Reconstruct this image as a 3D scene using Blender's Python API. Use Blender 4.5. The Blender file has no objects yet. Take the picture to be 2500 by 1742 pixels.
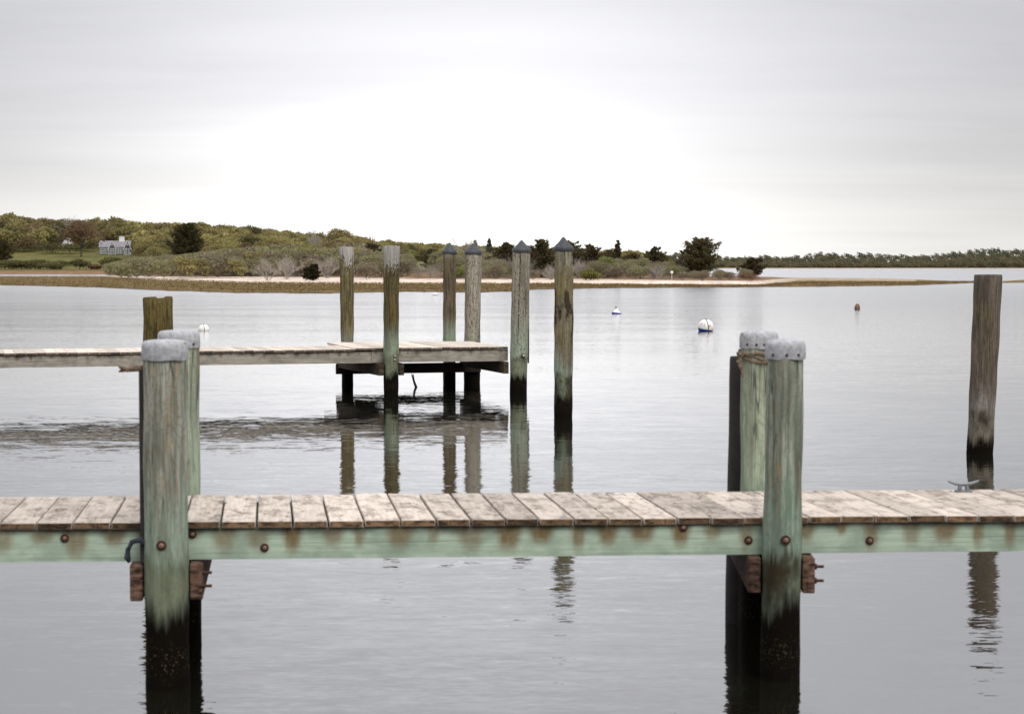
import bpy, bmesh, math, random
import numpy as np
from mathutils import Vector, Matrix

# ------------------------------------------------------------------ camera, sky, sun, exposure
SC = bpy.context.scene
C = SC.collection
H = 2.5                      # eye height above the water, metres
F = 4860.0                   # focal length in photograph pixels (70 mm on a 36 mm sensor)
PITCH = math.atan(221 / F)   # horizon lies above the centre of the frame

cd = bpy.data.cameras.new('camera')
cam = bpy.data.objects.new('camera', cd)
C.objects.link(cam)
cam.location = (0, 0, H)
cam.rotation_euler = (math.pi / 2 - PITCH, 0, 0)
cd.sensor_width = 36
cd.lens = 36 * F / 2500
cd.clip_end = 20000
cd.clip_start = 0.1
cd.dof.use_dof = True
cd.dof.focus_distance = 40
cd.dof.aperture_fstop = 5.0
SC.camera = cam

SUN_EL, SUN_AZ = math.radians(48), math.radians(150)     # azimuth from +Y towards +X
world = bpy.data.worlds.new('World')
SC.world = world
world.use_nodes = True


class G:
    """small node-graph builder"""
    def __init__(s, tree):
        s.t = tree

    def n(s, typ, ins=None, **props):
        nd = s.t.nodes.new(typ)
        for k, v in props.items():
            setattr(nd, k, v)
        for k, v in (ins or {}).items():
            if isinstance(v, bpy.types.NodeSocket):
                s.t.links.new(v, nd.inputs[k])
            else:
                if isinstance(v, (tuple, list)) and len(v) == 3 and nd.inputs[k].type == 'RGBA':
                    v = (*v, 1)
                nd.inputs[k].default_value = v
        return nd

    def m(s, op, a, b=0.0, c=0.0, clamp=False):
        nd = s.n('ShaderNodeMath', {0: a, 1: b, 2: c}, operation=op)
        nd.use_clamp = clamp
        return nd.outputs[0]

    def vm(s, op, a, b=(0, 0, 0)):
        return s.n('ShaderNodeVectorMath', {0: a, 1: b}, operation=op)

    def mix(s, f, a, b, mode='MIX'):
        return s.n('ShaderNodeMix', {0: f, 6: a, 7: b}, data_type='RGBA', blend_type=mode).outputs[2]

    def noise(s, vec, scale=1.0, detail=3.0, rough=0.55, dist=0.0):
        return s.n('ShaderNodeTexNoise', {'Vector': vec, 'Scale': scale, 'Detail': detail, 'Roughness': rough, 'Distortion': dist}).outputs[0]

    def scale(s, vec, v):
        return s.vm('MULTIPLY', vec, v).outputs[0]

    def mr(s, f, a, b, c=0.0, d=1.0, smooth=True):
        nd = s.n('ShaderNodeMapRange', {0: f, 1: a, 2: b, 3: c, 4: d})
        if smooth:
            nd.interpolation_type = 'SMOOTHSTEP'
        return nd.outputs[0]

    def sep(s, vec):
        return s.n('ShaderNodeSeparateXYZ', {0: vec}).outputs

    def comb(s, x, y, z):
        return s.n('ShaderNodeCombineXYZ', {0: x, 1: y, 2: z}).outputs[0]


def build_world():
    t = world.node_tree
    t.nodes.clear()
    g = G(t)
    out = g.n('ShaderNodeOutputWorld')
    bg = g.n('ShaderNodeBackground', {'Strength': 0.1})
    t.links.new(bg.outputs[0], out.inputs[0])
    sky = g.n('ShaderNodeTexSky', sky_type='NISHITA', sun_disc=False)
    sky.sun_elevation = SUN_EL
    sky.sun_rotation = SUN_AZ
    sky.air_density, sky.dust_density, sky.ozone_density = 1.0, 4.0, 1.0
    d = g.n('ShaderNodeTexCoord').outputs['Generated']
    x, y, z = g.sep(d)
    za = g.m('ABSOLUTE', z)
    # an overcast deck: pale band above the horizon, greyer higher up, lighter again overhead
    base = g.m('ADD', 0.44, g.m('MULTIPLY', g.mr(za, 0.10, 0.60, 0.0, 1.0, False), 0.72))
    band = g.m('MULTIPLY', g.m('EXPONENT', g.m('MULTIPLY', za, -22.0)), 0.26)
    dx = g.m('POWER', g.m('DIVIDE', g.m('ADD', x, 0.03), 0.185), 2.0)
    dy = g.m('POWER', g.m('DIVIDE', g.m('SUBTRACT', y, 1.0), 0.6), 2.0)
    dz = g.m('POWER', g.m('DIVIDE', g.m('SUBTRACT', z, 0.03), 0.135), 2.0)
    glow = g.m('EXPONENT', g.m('MULTIPLY', g.m('ADD', g.m('ADD', dx, dy), dz), -1.0))
    glow = g.m('MULTIPLY', glow, 0.50)
    den = g.m('ADD', za, 0.045)
    p = g.comb(g.m('DIVIDE', x, den), g.m('DIVIDE', y, den), 0.0)
    c1 = g.noise(g.scale(p, (0.45, 1.0, 1.0)), 0.75, 6.0, 0.6, 0.3)
    c2 = g.noise(g.scale(p, (1.0, 1.0, 1.0)), 0.2, 3.0, 0.5)
    cl = g.m('ADD', g.m('MULTIPLY', g.m('MULTIPLY', g.m('SUBTRACT', c1, 0.5), g.mr(za, 0.0, 0.12, 0.35, 1.0)), 0.22), g.m('MULTIPLY', g.m('SUBTRACT', c2, 0.5), 0.28))
    L = g.m('ADD', g.m('ADD', base, band), g.m('ADD', glow, cl))
    L10 = g.m('MULTIPLY', L, 10.0)
    warm = g.mr(za, 0.0, 0.10)
    tint = g.mix(warm, (1.0, 0.985, 0.95), (0.965, 0.962, 1.0))
    col = g.vm('SCALE', tint)
    t.links.new(L10, col.inputs['Scale'])
    fin = g.mix(0.04, col.outputs[0], sky.outputs[0])
    t.links.new(fin, bg.inputs[0])


build_world()
sd = bpy.data.lights.new('sun', 'SUN')
sd.energy = 1.5
sd.angle = math.radians(35)
sd.color = (1.0, 0.965, 0.92)
sun = bpy.data.objects.new('sun', sd)
C.objects.link(sun)
sv = Vector((math.sin(SUN_AZ) * math.cos(SUN_EL), math.cos(SUN_AZ) * math.cos(SUN_EL), math.sin(SUN_EL)))
sun.rotation_euler = (-sv).to_track_quat('-Z', 'Y').to_euler()
SC.view_settings.view_transform = 'Standard'
SC.view_settings.look = 'None'
SC.view_settings.exposure = 0.32
SC.view_settings.gamma = 1.0
SC.cycles.use_denoising = True
SC.cycles.max_bounces = 6
SC.cycles.diffuse_bounces = 3
SC.cycles.glossy_bounces = 3
SC.cycles.transparent_max_bounces = 4
SC.cycles.caustics_reflective = False
SC.cycles.caustics_refractive = False


# ------------------------------------------------------------------ measuring helpers
def ray(px, py):
    xr, zc = (px - 1250) / F, (871 - py) / F
    return Vector((xr, math.cos(PITCH) + zc * math.sin(PITCH), -math.sin(PITCH) + zc * math.cos(PITCH)))


def P(px, py, z=None, d=None):
    r = ray(px, py)
    s = (z - H) / r.z if z is not None else d / r.y
    return Vector((0, 0, H)) + r * s


def plan_hit(px, py, A, dirv):
    """plan position where the sight line of a pixel column meets a line on the ground"""
    r = ray(px, py)
    k = r.x / r.y
    t = (A.x - k * A.y) / (k * dirv.y - dirv.x)
    return A + dirv * t


# ------------------------------------------------------------------ object helpers
def tag(o, label=None, cat=None, group=None, kind=None):
    if label: o['label'] = label
    if cat: o['category'] = cat
    if group: o['group'] = group
    if kind: o['kind'] = kind
    return o


def empty(name, loc=(0, 0, 0), rz=0.0):
    o = bpy.data.objects.new(name, None)
    C.objects.link(o)
    o.location = loc
    o.rotation_euler = (0, 0, rz)
    o.empty_display_size = 0.2
    return o


def link(name, me, parent=None, loc=(0, 0, 0), rz=0.0):
    """loc and rz are in world space even for a child"""
    o = bpy.data.objects.new(name, me)
    C.objects.link(o)
    Mx = Matrix.Translation(Vector(loc)) @ Matrix.Rotation(rz, 4, 'Z')
    if parent is not None:
        o.parent = parent
        pm = Matrix.Identity(4)
        q = parent
        while q is not None:
            pm = q.matrix_basis @ pm if q.parent is None else q.matrix_basis @ pm
            q = q.parent
        Mx = pm.inverted() @ Mx
    o.matrix_basis = Mx
    return o


class MB:
    """collects shapes for one mesh; coordinates relative to self.o"""
    def __init__(s, origin=(0, 0, 0)):
        s.v, s.f, s.mi, s.o = [], [], [], Vector(origin)
        s.cur = 0

    def add(s, verts, faces):
        b = len(s.v)
        s.v += [tuple(Vector(p) - s.o) for p in verts]
        s.f += [tuple(b + i for i in fc) for fc in faces]
        s.mi += [s.cur] * len(faces)

    def box(s, c, size, rz=0.0, ax=None):
        c = Vector(c)
        if ax is None:
            cx, sx = math.cos(rz), math.sin(rz)
            ax = (Vector((cx, sx, 0)), Vector((-sx, cx, 0)), Vector((0, 0, 1)))
        h = [a * (k / 2) for a, k in zip(ax, size)]
        vs = [c + h[0] * i + h[1] * j + h[2] * k for i in (-1, 1) for j in (-1, 1) for k in (-1, 1)]
        s.add(vs, [(0, 1, 3, 2), (4, 6, 7, 5), (0, 4, 5, 1), (2, 3, 7, 6), (0, 2, 6, 4), (1, 5, 7, 3)])

    def tube(s, pts, rad, seg=8, cap=True):
        pts = [Vector(p) for p in pts]
        n = len(pts)
        rad = [rad] * n if isinstance(rad, (int, float)) else rad
        vs, fs = [], []
        ref = Vector((0.31, 0.22, 0.92))
        for i, p in enumerate(pts):
            tdir = (pts[min(i + 1, n - 1)] - pts[max(i - 1, 0)]).normalized()
            rr = ref if abs(tdir.dot(ref)) < 0.95 else Vector((1, 0, 0))
            a = tdir.cross(rr).normalized()
            b = tdir.cross(a)
            for k in range(seg):
                th = 2 * math.pi * k / seg
                vs.append(p + (a * math.cos(th) + b * math.sin(th)) * rad[i])
        for i in range(n - 1):
            for k in range(seg):
                k2 = (k + 1) % seg
                fs.append((i * seg + k, i * seg + k2, (i + 1) * seg + k2, (i + 1) * seg + k))
        if cap:
            fs.append(tuple(range(seg))[::-1])
            fs.append(tuple((n - 1) * seg + k for k in range(seg)))
        s.add(vs, fs)

    def lathe(s, c, prof, seg=24):
        c = Vector(c)
        vs, fs = [], []
        for r, z in prof:
            for k in range(seg):
                th = 2 * math.pi * k / seg
                vs.append(c + Vector((r * math.cos(th), r * math.sin(th), z)))
        for i in range(len(prof) - 1):
            for k in range(seg):
                k2 = (k + 1) % seg
                fs.append((i * seg + k, i * seg + k2, (i + 1) * seg + k2, (i + 1) * seg + k))
        fs.append(tuple(range(seg))[::-1])
        fs.append(tuple((len(prof) - 1) * seg + k for k in range(seg)))
        s.add(vs, fs)

    def mesh(s, name, mats, smooth=False, bevel=0.0, fix=True):
        me = bpy.data.meshes.new(name)
        me.from_pydata(s.v, [], s.f)
        for m in (mats if isinstance(mats, (list, tuple)) else [mats]):
            me.materials.append(m)
        me.polygons.foreach_set('material_index', s.mi)
        if bevel > 0 or fix:
            bm = bmesh.new()
            bm.from_mesh(me)
            if bevel > 0:
                bmesh.ops.bevel(bm, geom=bm.edges[:], offset=bevel, segments=1, affect='EDGES', clamp_overlap=True)
            bmesh.ops.recalc_face_normals(bm, faces=bm.faces[:])
            bm.to_mesh(me)
            bm.free()
        if smooth:
            me.polygons.foreach_set('use_smooth', [True] * len(me.polygons))
            me.set_sharp_from_angle(angle=math.radians(40))
        me.update()
        return me

    def build(s, name, mats, parent=None, smooth=False, bevel=0.0, rz=0.0, fix=True):
        return link(name, s.mesh(name, mats, smooth, bevel, fix), parent, s.o, rz)


def np_mesh(name, verts, faces, mats, tint=None, midx=None):
    """fast mesh from arrays; faces is (n, 3) or (n, 4)"""
    me = bpy.data.meshes.new(name)
    nv, (nf, k) = len(verts), faces.shape
    me.vertices.add(nv)
    me.vertices.foreach_set('co', np.asarray(verts, np.float32).ravel())
    me.loops.add(nf * k)
    me.loops.foreach_set('vertex_index', faces.astype(np.int32).ravel())
    me.polygons.add(nf)
    me.polygons.foreach_set('loop_start', np.arange(0, nf * k, k, dtype=np.int32))
    me.polygons.foreach_set('loop_total', np.full(nf, k, np.int32))
    for m in (mats if isinstance(mats, (list, tuple)) else [mats]):
        me.materials.append(m)
    if midx is not None:
        me.polygons.foreach_set('material_index', midx.astype(np.int32))
    me.update(calc_edges=True)
    if tint is not None:
        a = me.attributes.new('tint', 'FLOAT_COLOR', 'POINT')
        t4 = np.ones((nv, 4), np.float32)
        t4[:, :tint.shape[1]] = tint
        a.data.foreach_set('color', t4.ravel())
    return me


# ------------------------------------------------------------------ materials
def new_mat(name, rough=0.8, spec=0.3):
    m = bpy.data.materials.new(name)
    m.use_nodes = True
    g = G(m.node_tree)
    b = m.node_tree.nodes['Principled BSDF']
    b.inputs['Roughness'].default_value = rough
    b.inputs['Specular IOR Level'].default_value = spec
    return m, g, b


def wire(g, b, name, sock):
    g.t.links.new(sock, b.inputs[name])


def bump(g, b, h, strength=0.4, dist=0.01):
    nd = g.n('ShaderNodeBump', {'Height': h, 'Strength': strength, 'Distance': dist})
    g.t.links.new(nd.outputs[0], b.inputs['Normal'])


def plain(name, col, rough=0.7, spec=0.3, var=0.15, scale=20.0, metal=0.0):
    m, g, b = new_mat(name, rough, spec)
    co = g.n('ShaderNodeTexCoord').outputs['Object']
    f = g.mr(g.noise(co, scale, 4.0), 0.3, 0.7)
    dark = tuple(c * (1 - var) for c in col)
    lite = tuple(min(1, c * (1 + var)) for c in col)
    wire(g, b, 'Base Color', g.mix(f, dark, lite))
    b.inputs['Metallic'].default_value = metal
    bump(g, b, f, 0.15, 0.004)
    return m


def pile_mat(name, wood, wood2, moss=(0.07, 0.055, 0.02), moss_amt=0.3, moss_lo=0.6, moss_hi=2.6,
             green=(0.26, 0.36, 0.27), green_amt=0.4, green_top=1.6, tide=0.5, stain=0.0, speck=0.25,
             top_pale=0.0, ztop=2.9, crack=0.0, seed=0.0, weed=0.5, band=.34):
    """weathered piling: grain, algae film, greenish preservative, black wet zone up to the tide line"""
    m, g, b = new_mat(name, 0.85, 0.25)
    co0 = g.n('ShaderNodeTexCoord').outputs['Object']
    co = g.vm('ADD', co0, (seed * 3.7, seed * 1.9, seed * 5.3)).outputs[0]
    z = g.sep(co0)[2]
    grain = g.noise(g.scale(co, (34, 34, 2.2)), 1.0, 5.0, 0.65)
    streak = g.noise(g.scale(co, (9, 9, 0.8)), 1.0, 4.0, 0.6, 0.6)
    blot = g.noise(g.scale(co, (5, 5, 2.4)), 1.0, 5.0, 0.6)
    spk = g.noise(g.scale(co, (40, 40, 19)), 1.0, 3.0, 0.6)
    knot = g.noise(g.scale(co, (3, 3, 1.1)), 1.0, 3.0, 0.5, 2.0)
    c = g.mix(g.mr(grain, 0.38, 0.62), wood2, wood)
    c = g.mix(g.m('MULTIPLY', g.mr(g.m('ADD', g.m('MULTIPLY', streak, .7), g.m('MULTIPLY', grain, .3)), 0.49, 0.60), 0.7), c, tuple(k * 0.55 for k in wood2))
    chk = g.m('ABSOLUTE', g.m('SUBTRACT', g.noise(g.scale(co, (13, 13, 0.55)), 1.0, 2.0, 0.5), 0.5))
    chk = g.m('MULTIPLY', g.mr(chk, 0.014, 0.005), g.mr(blot, 0.40, 0.56))
    c = g.mix(g.m('MULTIPLY', chk, 0.8), c, tuple(k * 0.18 for k in wood2))
    rings = g.m('FRACT', g.m('MULTIPLY', knot, 14.0))
    c = g.mix(g.m('MULTIPLY', g.mr(rings, 0.7, 0.95), 0.34), c, tuple(k * 0.5 for k in wood2))
    gm = g.m('MULTIPLY', g.mr(g.m('ADD', z, g.m('MULTIPLY', g.m('SUBTRACT', streak, 0.5), 1.4)), green_top, tide + 0.15), green_amt)
    gm = g.m('MULTIPLY', gm, g.mr(blot, 0.28, 0.5, 0.5, 1.0))
    c = g.mix(gm, c, g.mix(g.mr(grain, 0.3, 0.7), tuple(k * 0.75 for k in green), green))
    mm = g.m('MULTIPLY', g.mr(z, moss_lo, moss_lo + 0.5), g.mr(z, moss_hi, moss_hi - 0.25))
    mt = 0.72 - 0.5 * moss_amt
    mm = g.m('MULTIPLY', mm, g.mr(g.m('ADD', g.m('MULTIPLY', streak, 0.45), g.m('ADD', g.m('MULTIPLY', grain, 0.3), g.m('MULTIPLY', spk, 0.25))), mt - 0.045, mt + 0.04))
    c = g.mix(g.m('MULTIPLY', mm, 0.9), c, g.mix(g.mr(g.m('ADD', g.m('MULTIPLY', grain, .5), g.m('ADD', g.m('MULTIPLY', spk, .3), g.m('MULTIPLY', blot, .2))), 0.42, 0.58), tuple(k * .6 for k in moss), tuple(min(1, k * 2.3) for k in moss)))
    c = g.mix(g.m('MULTIPLY', g.mr(spk, 0.53, 0.62), speck), c, (0.035, 0.03, 0.02))
    if stain > 0:
        st = g.noise(g.scale(co, (4.2, 4.2, 1.3)), 1.0, 5.0, 0.62)
        c = g.mix(g.m('MULTIPLY', g.mr(st, 0.51, 0.55), stain), c, (0.03, 0.02, 0.012))
    if crack > 0:
        xx, yy, zz = g.sep(co0)
        wob = g.m('ADD', g.m('MULTIPLY', zz, 0.028), g.m('MULTIPLY', g.noise(g.scale(co, (2, 2, 4)), 1.0, 4.0), 0.05))
        dist = g.m('ABSOLUTE', g.m('SUBTRACT', xx, g.m('SUBTRACT', wob, 0.06)))
        ln = g.m('MULTIPLY', g.mr(dist, 0.014, 0.005), g.mr(g.noise(g.scale(co, (30, 30, 20)), 1.0, 3.0), 0.38, 0.52))
        ln = g.m('MULTIPLY', ln, g.m('MULTIPLY', g.mr(yy, 0.0, -0.05), g.mr(zz, 1.0, 1.3)))
        c = g.mix(g.m('MULTIPLY', ln, crack), c, (0.02, 0.015, 0.01))
    if top_pale > 0:
        c = g.mix(g.m('MULTIPLY', g.mr(g.m('ADD', z, g.m('ADD', g.m('MULTIPLY', g.m('SUBTRACT', streak, 0.5), 1.3), g.m('MULTIPLY', g.m('SUBTRACT', spk, 0.5), 1.0))), ztop - 0.42, ztop - 0.18), top_pale), c,
                  g.mix(g.mr(grain, 0.3, 0.7), (0.24, 0.23, 0.20), (0.42, 0.41, 0.37)))
    # tide zone
    ragged = g.m('ADD', z, g.m('ADD', g.m('MULTIPLY', g.m('SUBTRACT', streak, 0.5), 0.42), g.m('MULTIPLY', g.m('SUBTRACT', grain, 0.5), 0.16)))
    brown = g.mr(ragged, tide + band, tide + band - .12)
    c = g.mix(g.m('MULTIPLY', brown, g.mr(blot, 0.3, 0.55, 1.0, 0.55)), c, g.mix(g.mr(blot, 0.42, 0.6), (0.028, 0.021, 0.009), (0.105, 0.09, 0.034)))
    wet = g.mr(ragged, tide - 0.02, tide - 0.19)
    black = g.mix(g.m('MULTIPLY', g.mr(g.noise(g.scale(co, (22, 22, 16)), 1.0, 5.0, 0.7), 0.56, 0.72), weed), (0.0040, 0.0028, 0.0016), (0.034, 0.026, 0.009))
    c = g.mix(wet, c, black)
    barn = g.m('MULTIPLY', g.m('MULTIPLY', g.mr(z, 0.06, 0.12), g.mr(z, 0.30, 0.2)), g.mr(g.noise(g.scale(co, (80, 80, 70)), 1.0, 2.0), 0.60, 0.66))
    c = g.mix(g.m('MULTIPLY', barn, 0.35), c, (0.16, 0.13, 0.075))
    wire(g, b, 'Base Color', c)
    wire(g, b, 'Specular IOR Level', g.m('SUBTRACT', 0.22, g.m('MULTIPLY', wet, 0.16)))
    bump(g, b, g.m('ADD', g.m('MULTIPLY', grain, 0.7), g.m('MULTIPLY', spk, 0.4)), 0.55, 0.012)
    return m


def deck_mat(name, pale, mid, dark, mildew=0.5):
    m, g, b = new_mat(name, 0.9, 0.2)
    info = g.n('ShaderNodeObjectInfo').outputs['Random']
    co = g.n('ShaderNodeTexCoord').outputs['Object']
    off = g.comb(g.m('MULTIPLY', info, 37.0), g.m('MULTIPLY', info, 91.0), g.m('MULTIPLY', info, 13.0))
    co = g.vm('ADD', co, off).outputs[0]
    grain = g.noise(g.scale(co, (55, 3, 20)), 1.0, 5.0, 0.65)
    blot = g.noise(g.scale(co, (9, 4, 9)), 1.0, 6.0, 0.65)
    spot = g.noise(g.scale(co, (26, 13, 26)), 1.0, 5.0, 0.7)
    c = g.mix(g.mr(grain, 0.3, 0.7), mid, pale)
    c = g.mix(g.m('MULTIPLY', g.mr(blot, 0.46, 0.66), mildew), c, dark)
    c = g.mix(g.m('MULTIPLY', g.m('MULTIPLY', g.mr(spot, 0.52, 0.66), g.mr(blot, 0.40, 0.55)), mildew * 1.3), c, tuple(k * 0.4 for k in dark))
    v = g.m('ADD', 0.78, g.m('MULTIPLY', info, 0.38))
    sc = g.vm('SCALE', c)
    g.t.links.new(v, sc.inputs['Scale'])
    wire(g, b, 'Base Color', sc.outputs[0])
    bump(g, b, g.m('ADD', grain, g.m('MULTIPLY', blot, 0.4)), 0.5, 0.006)
    return m


def end_mat(name, a, bcol):
    m, g, b = new_mat(name, 0.9, 0.2)
    info = g.n('ShaderNodeObjectInfo').outputs['Random']
    co = g.n('ShaderNodeTexCoord').outputs['Object']
    co = g.vm('ADD', co, g.comb(g.m('MULTIPLY', info, 17.0), 0.0, 0.0)).outputs[0]
    n1 = g.noise(g.scale(co, (14, 14, 40)), 1.0, 5.0, 0.7)
    n2 = g.noise(g.scale(co, (70, 30, 10)), 1.0, 3.0, 0.6)
    c = g.mix(g.mr(n1, 0.35, 0.62), a, bcol)
    c = g.mix(g.m('MULTIPLY', g.mr(n2, 0.55, 0.7), 0.6), c, tuple(k * 0.35 for k in a))
    sc = g.vm('SCALE', c)
    g.t.links.new(g.m('ADD', 0.6, g.m('MULTIPLY', info, 0.8)), sc.inputs['Scale'])
    wire(g, b, 'Base Color', sc.outputs[0])
    bump(g, b, n1, 0.4, 0.006)
    return m


def stringer_mat(name, lite, mid, stain, grime_shade):
    """green treated timber; the attribute 'tint' holds rust-brown runs (x) and grimy low edge plus painted overhang shade (y)"""
    m, g, b = new_mat(name, 0.85, 0.25)
    co = g.n('ShaderNodeTexCoord').outputs['Object']
    at = g.n('ShaderNodeAttribute', attribute_name='tint').outputs['Color']
    r = g.sep(at)
    grain = g.noise(g.scale(co, (1.6, 20, 42)), 1.0, 5.0, 0.6)
    blot = g.noise(g.scale(co, (3, 3, 5)), 1.0, 5.0, 0.6)
    fine = g.noise(g.scale(co, (30, 30, 30)), 1.0, 4.0, 0.7)
    c = g.mix(g.mr(grain, 0.3, 0.7), mid, lite)
    c = g.mix(g.m('MULTIPLY', g.mr(blot, 0.42, 0.62), 0.6), c, tuple(k * 0.62 for k in mid))
    c = g.mix(g.m('MULTIPLY', g.mr(g.noise(g.scale(co, (0.9, 3, 60)), 1.0, 4.0, 0.7), 0.58, 0.64), 0.55), c, tuple(k * 0.4 for k in mid))
    sf = g.m('MULTIPLY', r[0], g.mr(fine, 0.25, 0.6, 0.75, 1.0))
    c = g.mix(sf, c, stain)
    c = g.mix(g.m('MULTIPLY', r[1], g.mr(fine, 0.3, 0.6, 0.7, 1.0)), c, grime_shade)
    wire(g, b, 'Base Color', c)
    bump(g, b, grain, 0.35, 0.006)
    return m


def foliage_mat(name, var=0.2, hue=0.03):
    m, g, b = new_mat(name, 0.8, 0.1)
    at = g.n('ShaderNodeAttribute', attribute_name='tint').outputs['Color']
    info = g.n('ShaderNodeObjectInfo').outputs['Random']
    hs = g.n('ShaderNodeHueSaturation', {'Hue': g.m('ADD', 0.499 - hue / 2, g.m('MULTIPLY', info, hue)), 'Saturation': 0.95,
                                         'Value': g.m('ADD', 1.17 - var, g.m('MULTIPLY', info, 2 * var)), 'Color': at}).outputs[0]
    wire(g, b, 'Base Color', hs)
    tr = g.n('ShaderNodeBsdfTranslucent', {'Color': hs})
    mx = g.n('ShaderNodeMixShader', {0: 0.42, 1: b.outputs[0], 2: tr.outputs[0]})
    out = [n_ for n_ in m.node_tree.nodes if n_.type == 'OUTPUT_MATERIAL'][0]
    g.t.links.new(mx.outputs[0], out.inputs[0])
    return m


M = {}
M['foliage'] = foliage_mat('foliage')
M['bark'] = plain('bark', (0.10, 0.085, 0.07), 0.9, 0.1, 0.3, 3.0)
M['twig'] = plain('grey_twigs', (0.36, 0.32, 0.285), 0.9, 0.1, 0.25, 2.0)
M['deck'] = deck_mat('weathered_deck', (0.60, 0.525, 0.455), (0.45, 0.39, 0.335), (0.21, 0.172, 0.14), 0.7)
M['deck_end'] = end_mat('plank_end_grain', (0.035, 0.022, 0.013), (0.20, 0.125, 0.07))
M['deck2'] = deck_mat('pale_platform_deck', (0.68, 0.60, 0.51), (0.55, 0.48, 0.41), (0.36, 0.31, 0.26), 0.3)
M['deck2_end'] = end_mat('platform_plank_end', (0.06, 0.048, 0.035), (0.17, 0.14, 0.105))
M['stringer'] = stringer_mat('green_treated_stringer', (0.44, 0.53, 0.41), (0.325, 0.41, 0.315), (0.16, 0.108, 0.047), (0.035, 0.03, 0.02))
M['stringer2'] = stringer_mat('grey_platform_stringer', (0.42, 0.38, 0.32), (0.27, 0.245, 0.20), (0.15, 0.11, 0.055), (0.03, 0.022, 0.014))
M['clamp'] = end_mat('rusty_clamp_timber', (0.018, 0.010, 0.007), (0.135, 0.08, 0.055))
M['clamp2'] = end_mat('dark_clamp_timber', (0.012, 0.008, 0.005), (0.10, 0.075, 0.05))
M['dark_timber'] = plain('wet_dark_timber', (0.016, 0.011, 0.007), 0.8, 0.2, 0.4, 9.0)
M['cap_grey'] = plain('grey_sheet_cap', (0.35, 0.355, 0.37), 0.65, 0.3, 0.22, 34.0)
M['cap_black'] = plain('black_plastic_cap', (0.042, 0.045, 0.05), 0.55, 0.4, 0.25, 30.0)
M['bolt'] = plain('rusted_bolt_head', (0.20, 0.12, 0.085), 0.7, 0.4, 0.4, 60.0, 0.3)
M['washer'] = plain('dark_rusted_washer', (0.05, 0.022, 0.014), 0.8, 0.3, 0.4, 60.0, 0.2)
M['zinc'] = plain('galvanised_bolt', (0.46, 0.43, 0.36), 0.5, 0.5, 0.2, 40.0, 0.4)
M['fender'] = plain('black_rubber_fender', (0.034, 0.029, 0.027), 0.75, 0.2, 0.2, 8.0)
M['cleat'] = plain('galvanised_cleat', (0.17, 0.185, 0.195), 0.5, 0.5, 0.2, 30.0, 0.5)
M['rope'] = plain('weathered_rope', (0.16, 0.12, 0.085), 0.95, 0.1, 0.45, 60.0)
M['rope_blue'] = plain('blue_grey_rope', (0.035, 0.042, 0.052), 0.95, 0.1, 0.4, 60.0)
M['white'] = plain('white_buoy_plastic', (0.80, 0.78, 0.74), 0.4, 0.4, 0.04, 8.0)
M['blue'] = plain('blue_antifouling', (0.035, 0.05, 0.24), 0.5, 0.3, 0.25, 10.0)
M['strap'] = plain('weedy_strap', (0.11, 0.095, 0.055), 0.8, 0.2, 0.3, 30.0)
M['orange'] = plain('orange_patch', (0.55, 0.13, 0.05), 0.5, 0.3, 0.1, 10.0)
M['ink'] = plain('faded_lettering', (0.30, 0.27, 0.24), 0.7, 0.2, 0.1, 10.0)
M['shingle'] = plain('grey_shingle_wall', (0.075, 0.068, 0.078), 0.9, 0.1, 0.3, 2.0)
M['roof'] = plain('grey_shingle_roof', (0.22, 0.21, 0.225), 0.9, 0.1, 0.25, 1.5)
M['trim'] = plain('white_paint', (0.66, 0.655, 0.64), 0.6, 0.3, 0.04, 2.0)
M['glass'] = plain('window_glass', (0.12, 0.15, 0.15), 0.08, 0.5, 0.2, 1.0)

# near dock pilings
M['pile_a'] = pile_mat('green_grey_pile', (0.37, 0.375, 0.315), (0.165, 0.165, 0.125), moss=(0.155, 0.12, 0.075), moss_amt=0.34, moss_lo=0.9, moss_hi=2.3,
                       green=(0.27, 0.37, 0.275), green_amt=0.7, green_top=1.35, tide=0.58, speck=0.18, seed=1, band=.26)
M['pile_b'] = pile_mat('green_knotty_pile', (0.34, 0.355, 0.285), (0.14, 0.16, 0.118), moss=(0.135, 0.105, 0.065), moss_amt=0.30, moss_lo=0.8, moss_hi=2.3,
                       green=(0.225, 0.34, 0.25), green_amt=0.6, green_top=1.5, tide=0.58, speck=0.18, seed=2.3, band=.26)
M['pile_c'] = pile_mat('pale_green_pile', (0.33, 0.36, 0.27), (0.18, 0.205, 0.145), moss=(0.12, 0.09, 0.05), moss_amt=0.26, moss_lo=0.9, moss_hi=2.3,
                       green=(0.36, 0.46, 0.33), green_amt=0.5, green_top=1.7, tide=0.62, speck=0.15, seed=3.1)
# platform pilings
M['pile_1'] = pile_mat('olive_pile_pale_top', (0.26, 0.25, 0.205), (0.13, 0.12, 0.09), moss=(0.066, 0.053, 0.022), moss_amt=0.85, moss_lo=0.8, moss_hi=2.95,
                       green_amt=0.2, tide=0.5, top_pale=1.0, ztop=2.9, speck=0.3, seed=4)
M['pile_2'] = pile_mat('mossy_pile', (0.21, 0.19, 0.13), (0.11, 0.095, 0.06), moss=(0.062, 0.047, 0.016), moss_amt=0.95, moss_lo=1.0, moss_hi=2.95,
                       green=(0.33, 0.42, 0.30), green_amt=0.75, green_top=1.6, tide=0.50, top_pale=0.85, ztop=2.9, speck=0.35, seed=5)
M['pile_3'] = pile_mat('brown_green_pile', (0.29, 0.27, 0.21), (0.13, 0.118, 0.085), moss=(0.06, 0.044, 0.024), moss_amt=0.62, moss_lo=1.0, moss_hi=2.85,
                       green=(0.26, 0.36, 0.25), green_amt=0.75, green_top=2.3, tide=0.45, speck=0.3, seed=6)
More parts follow.
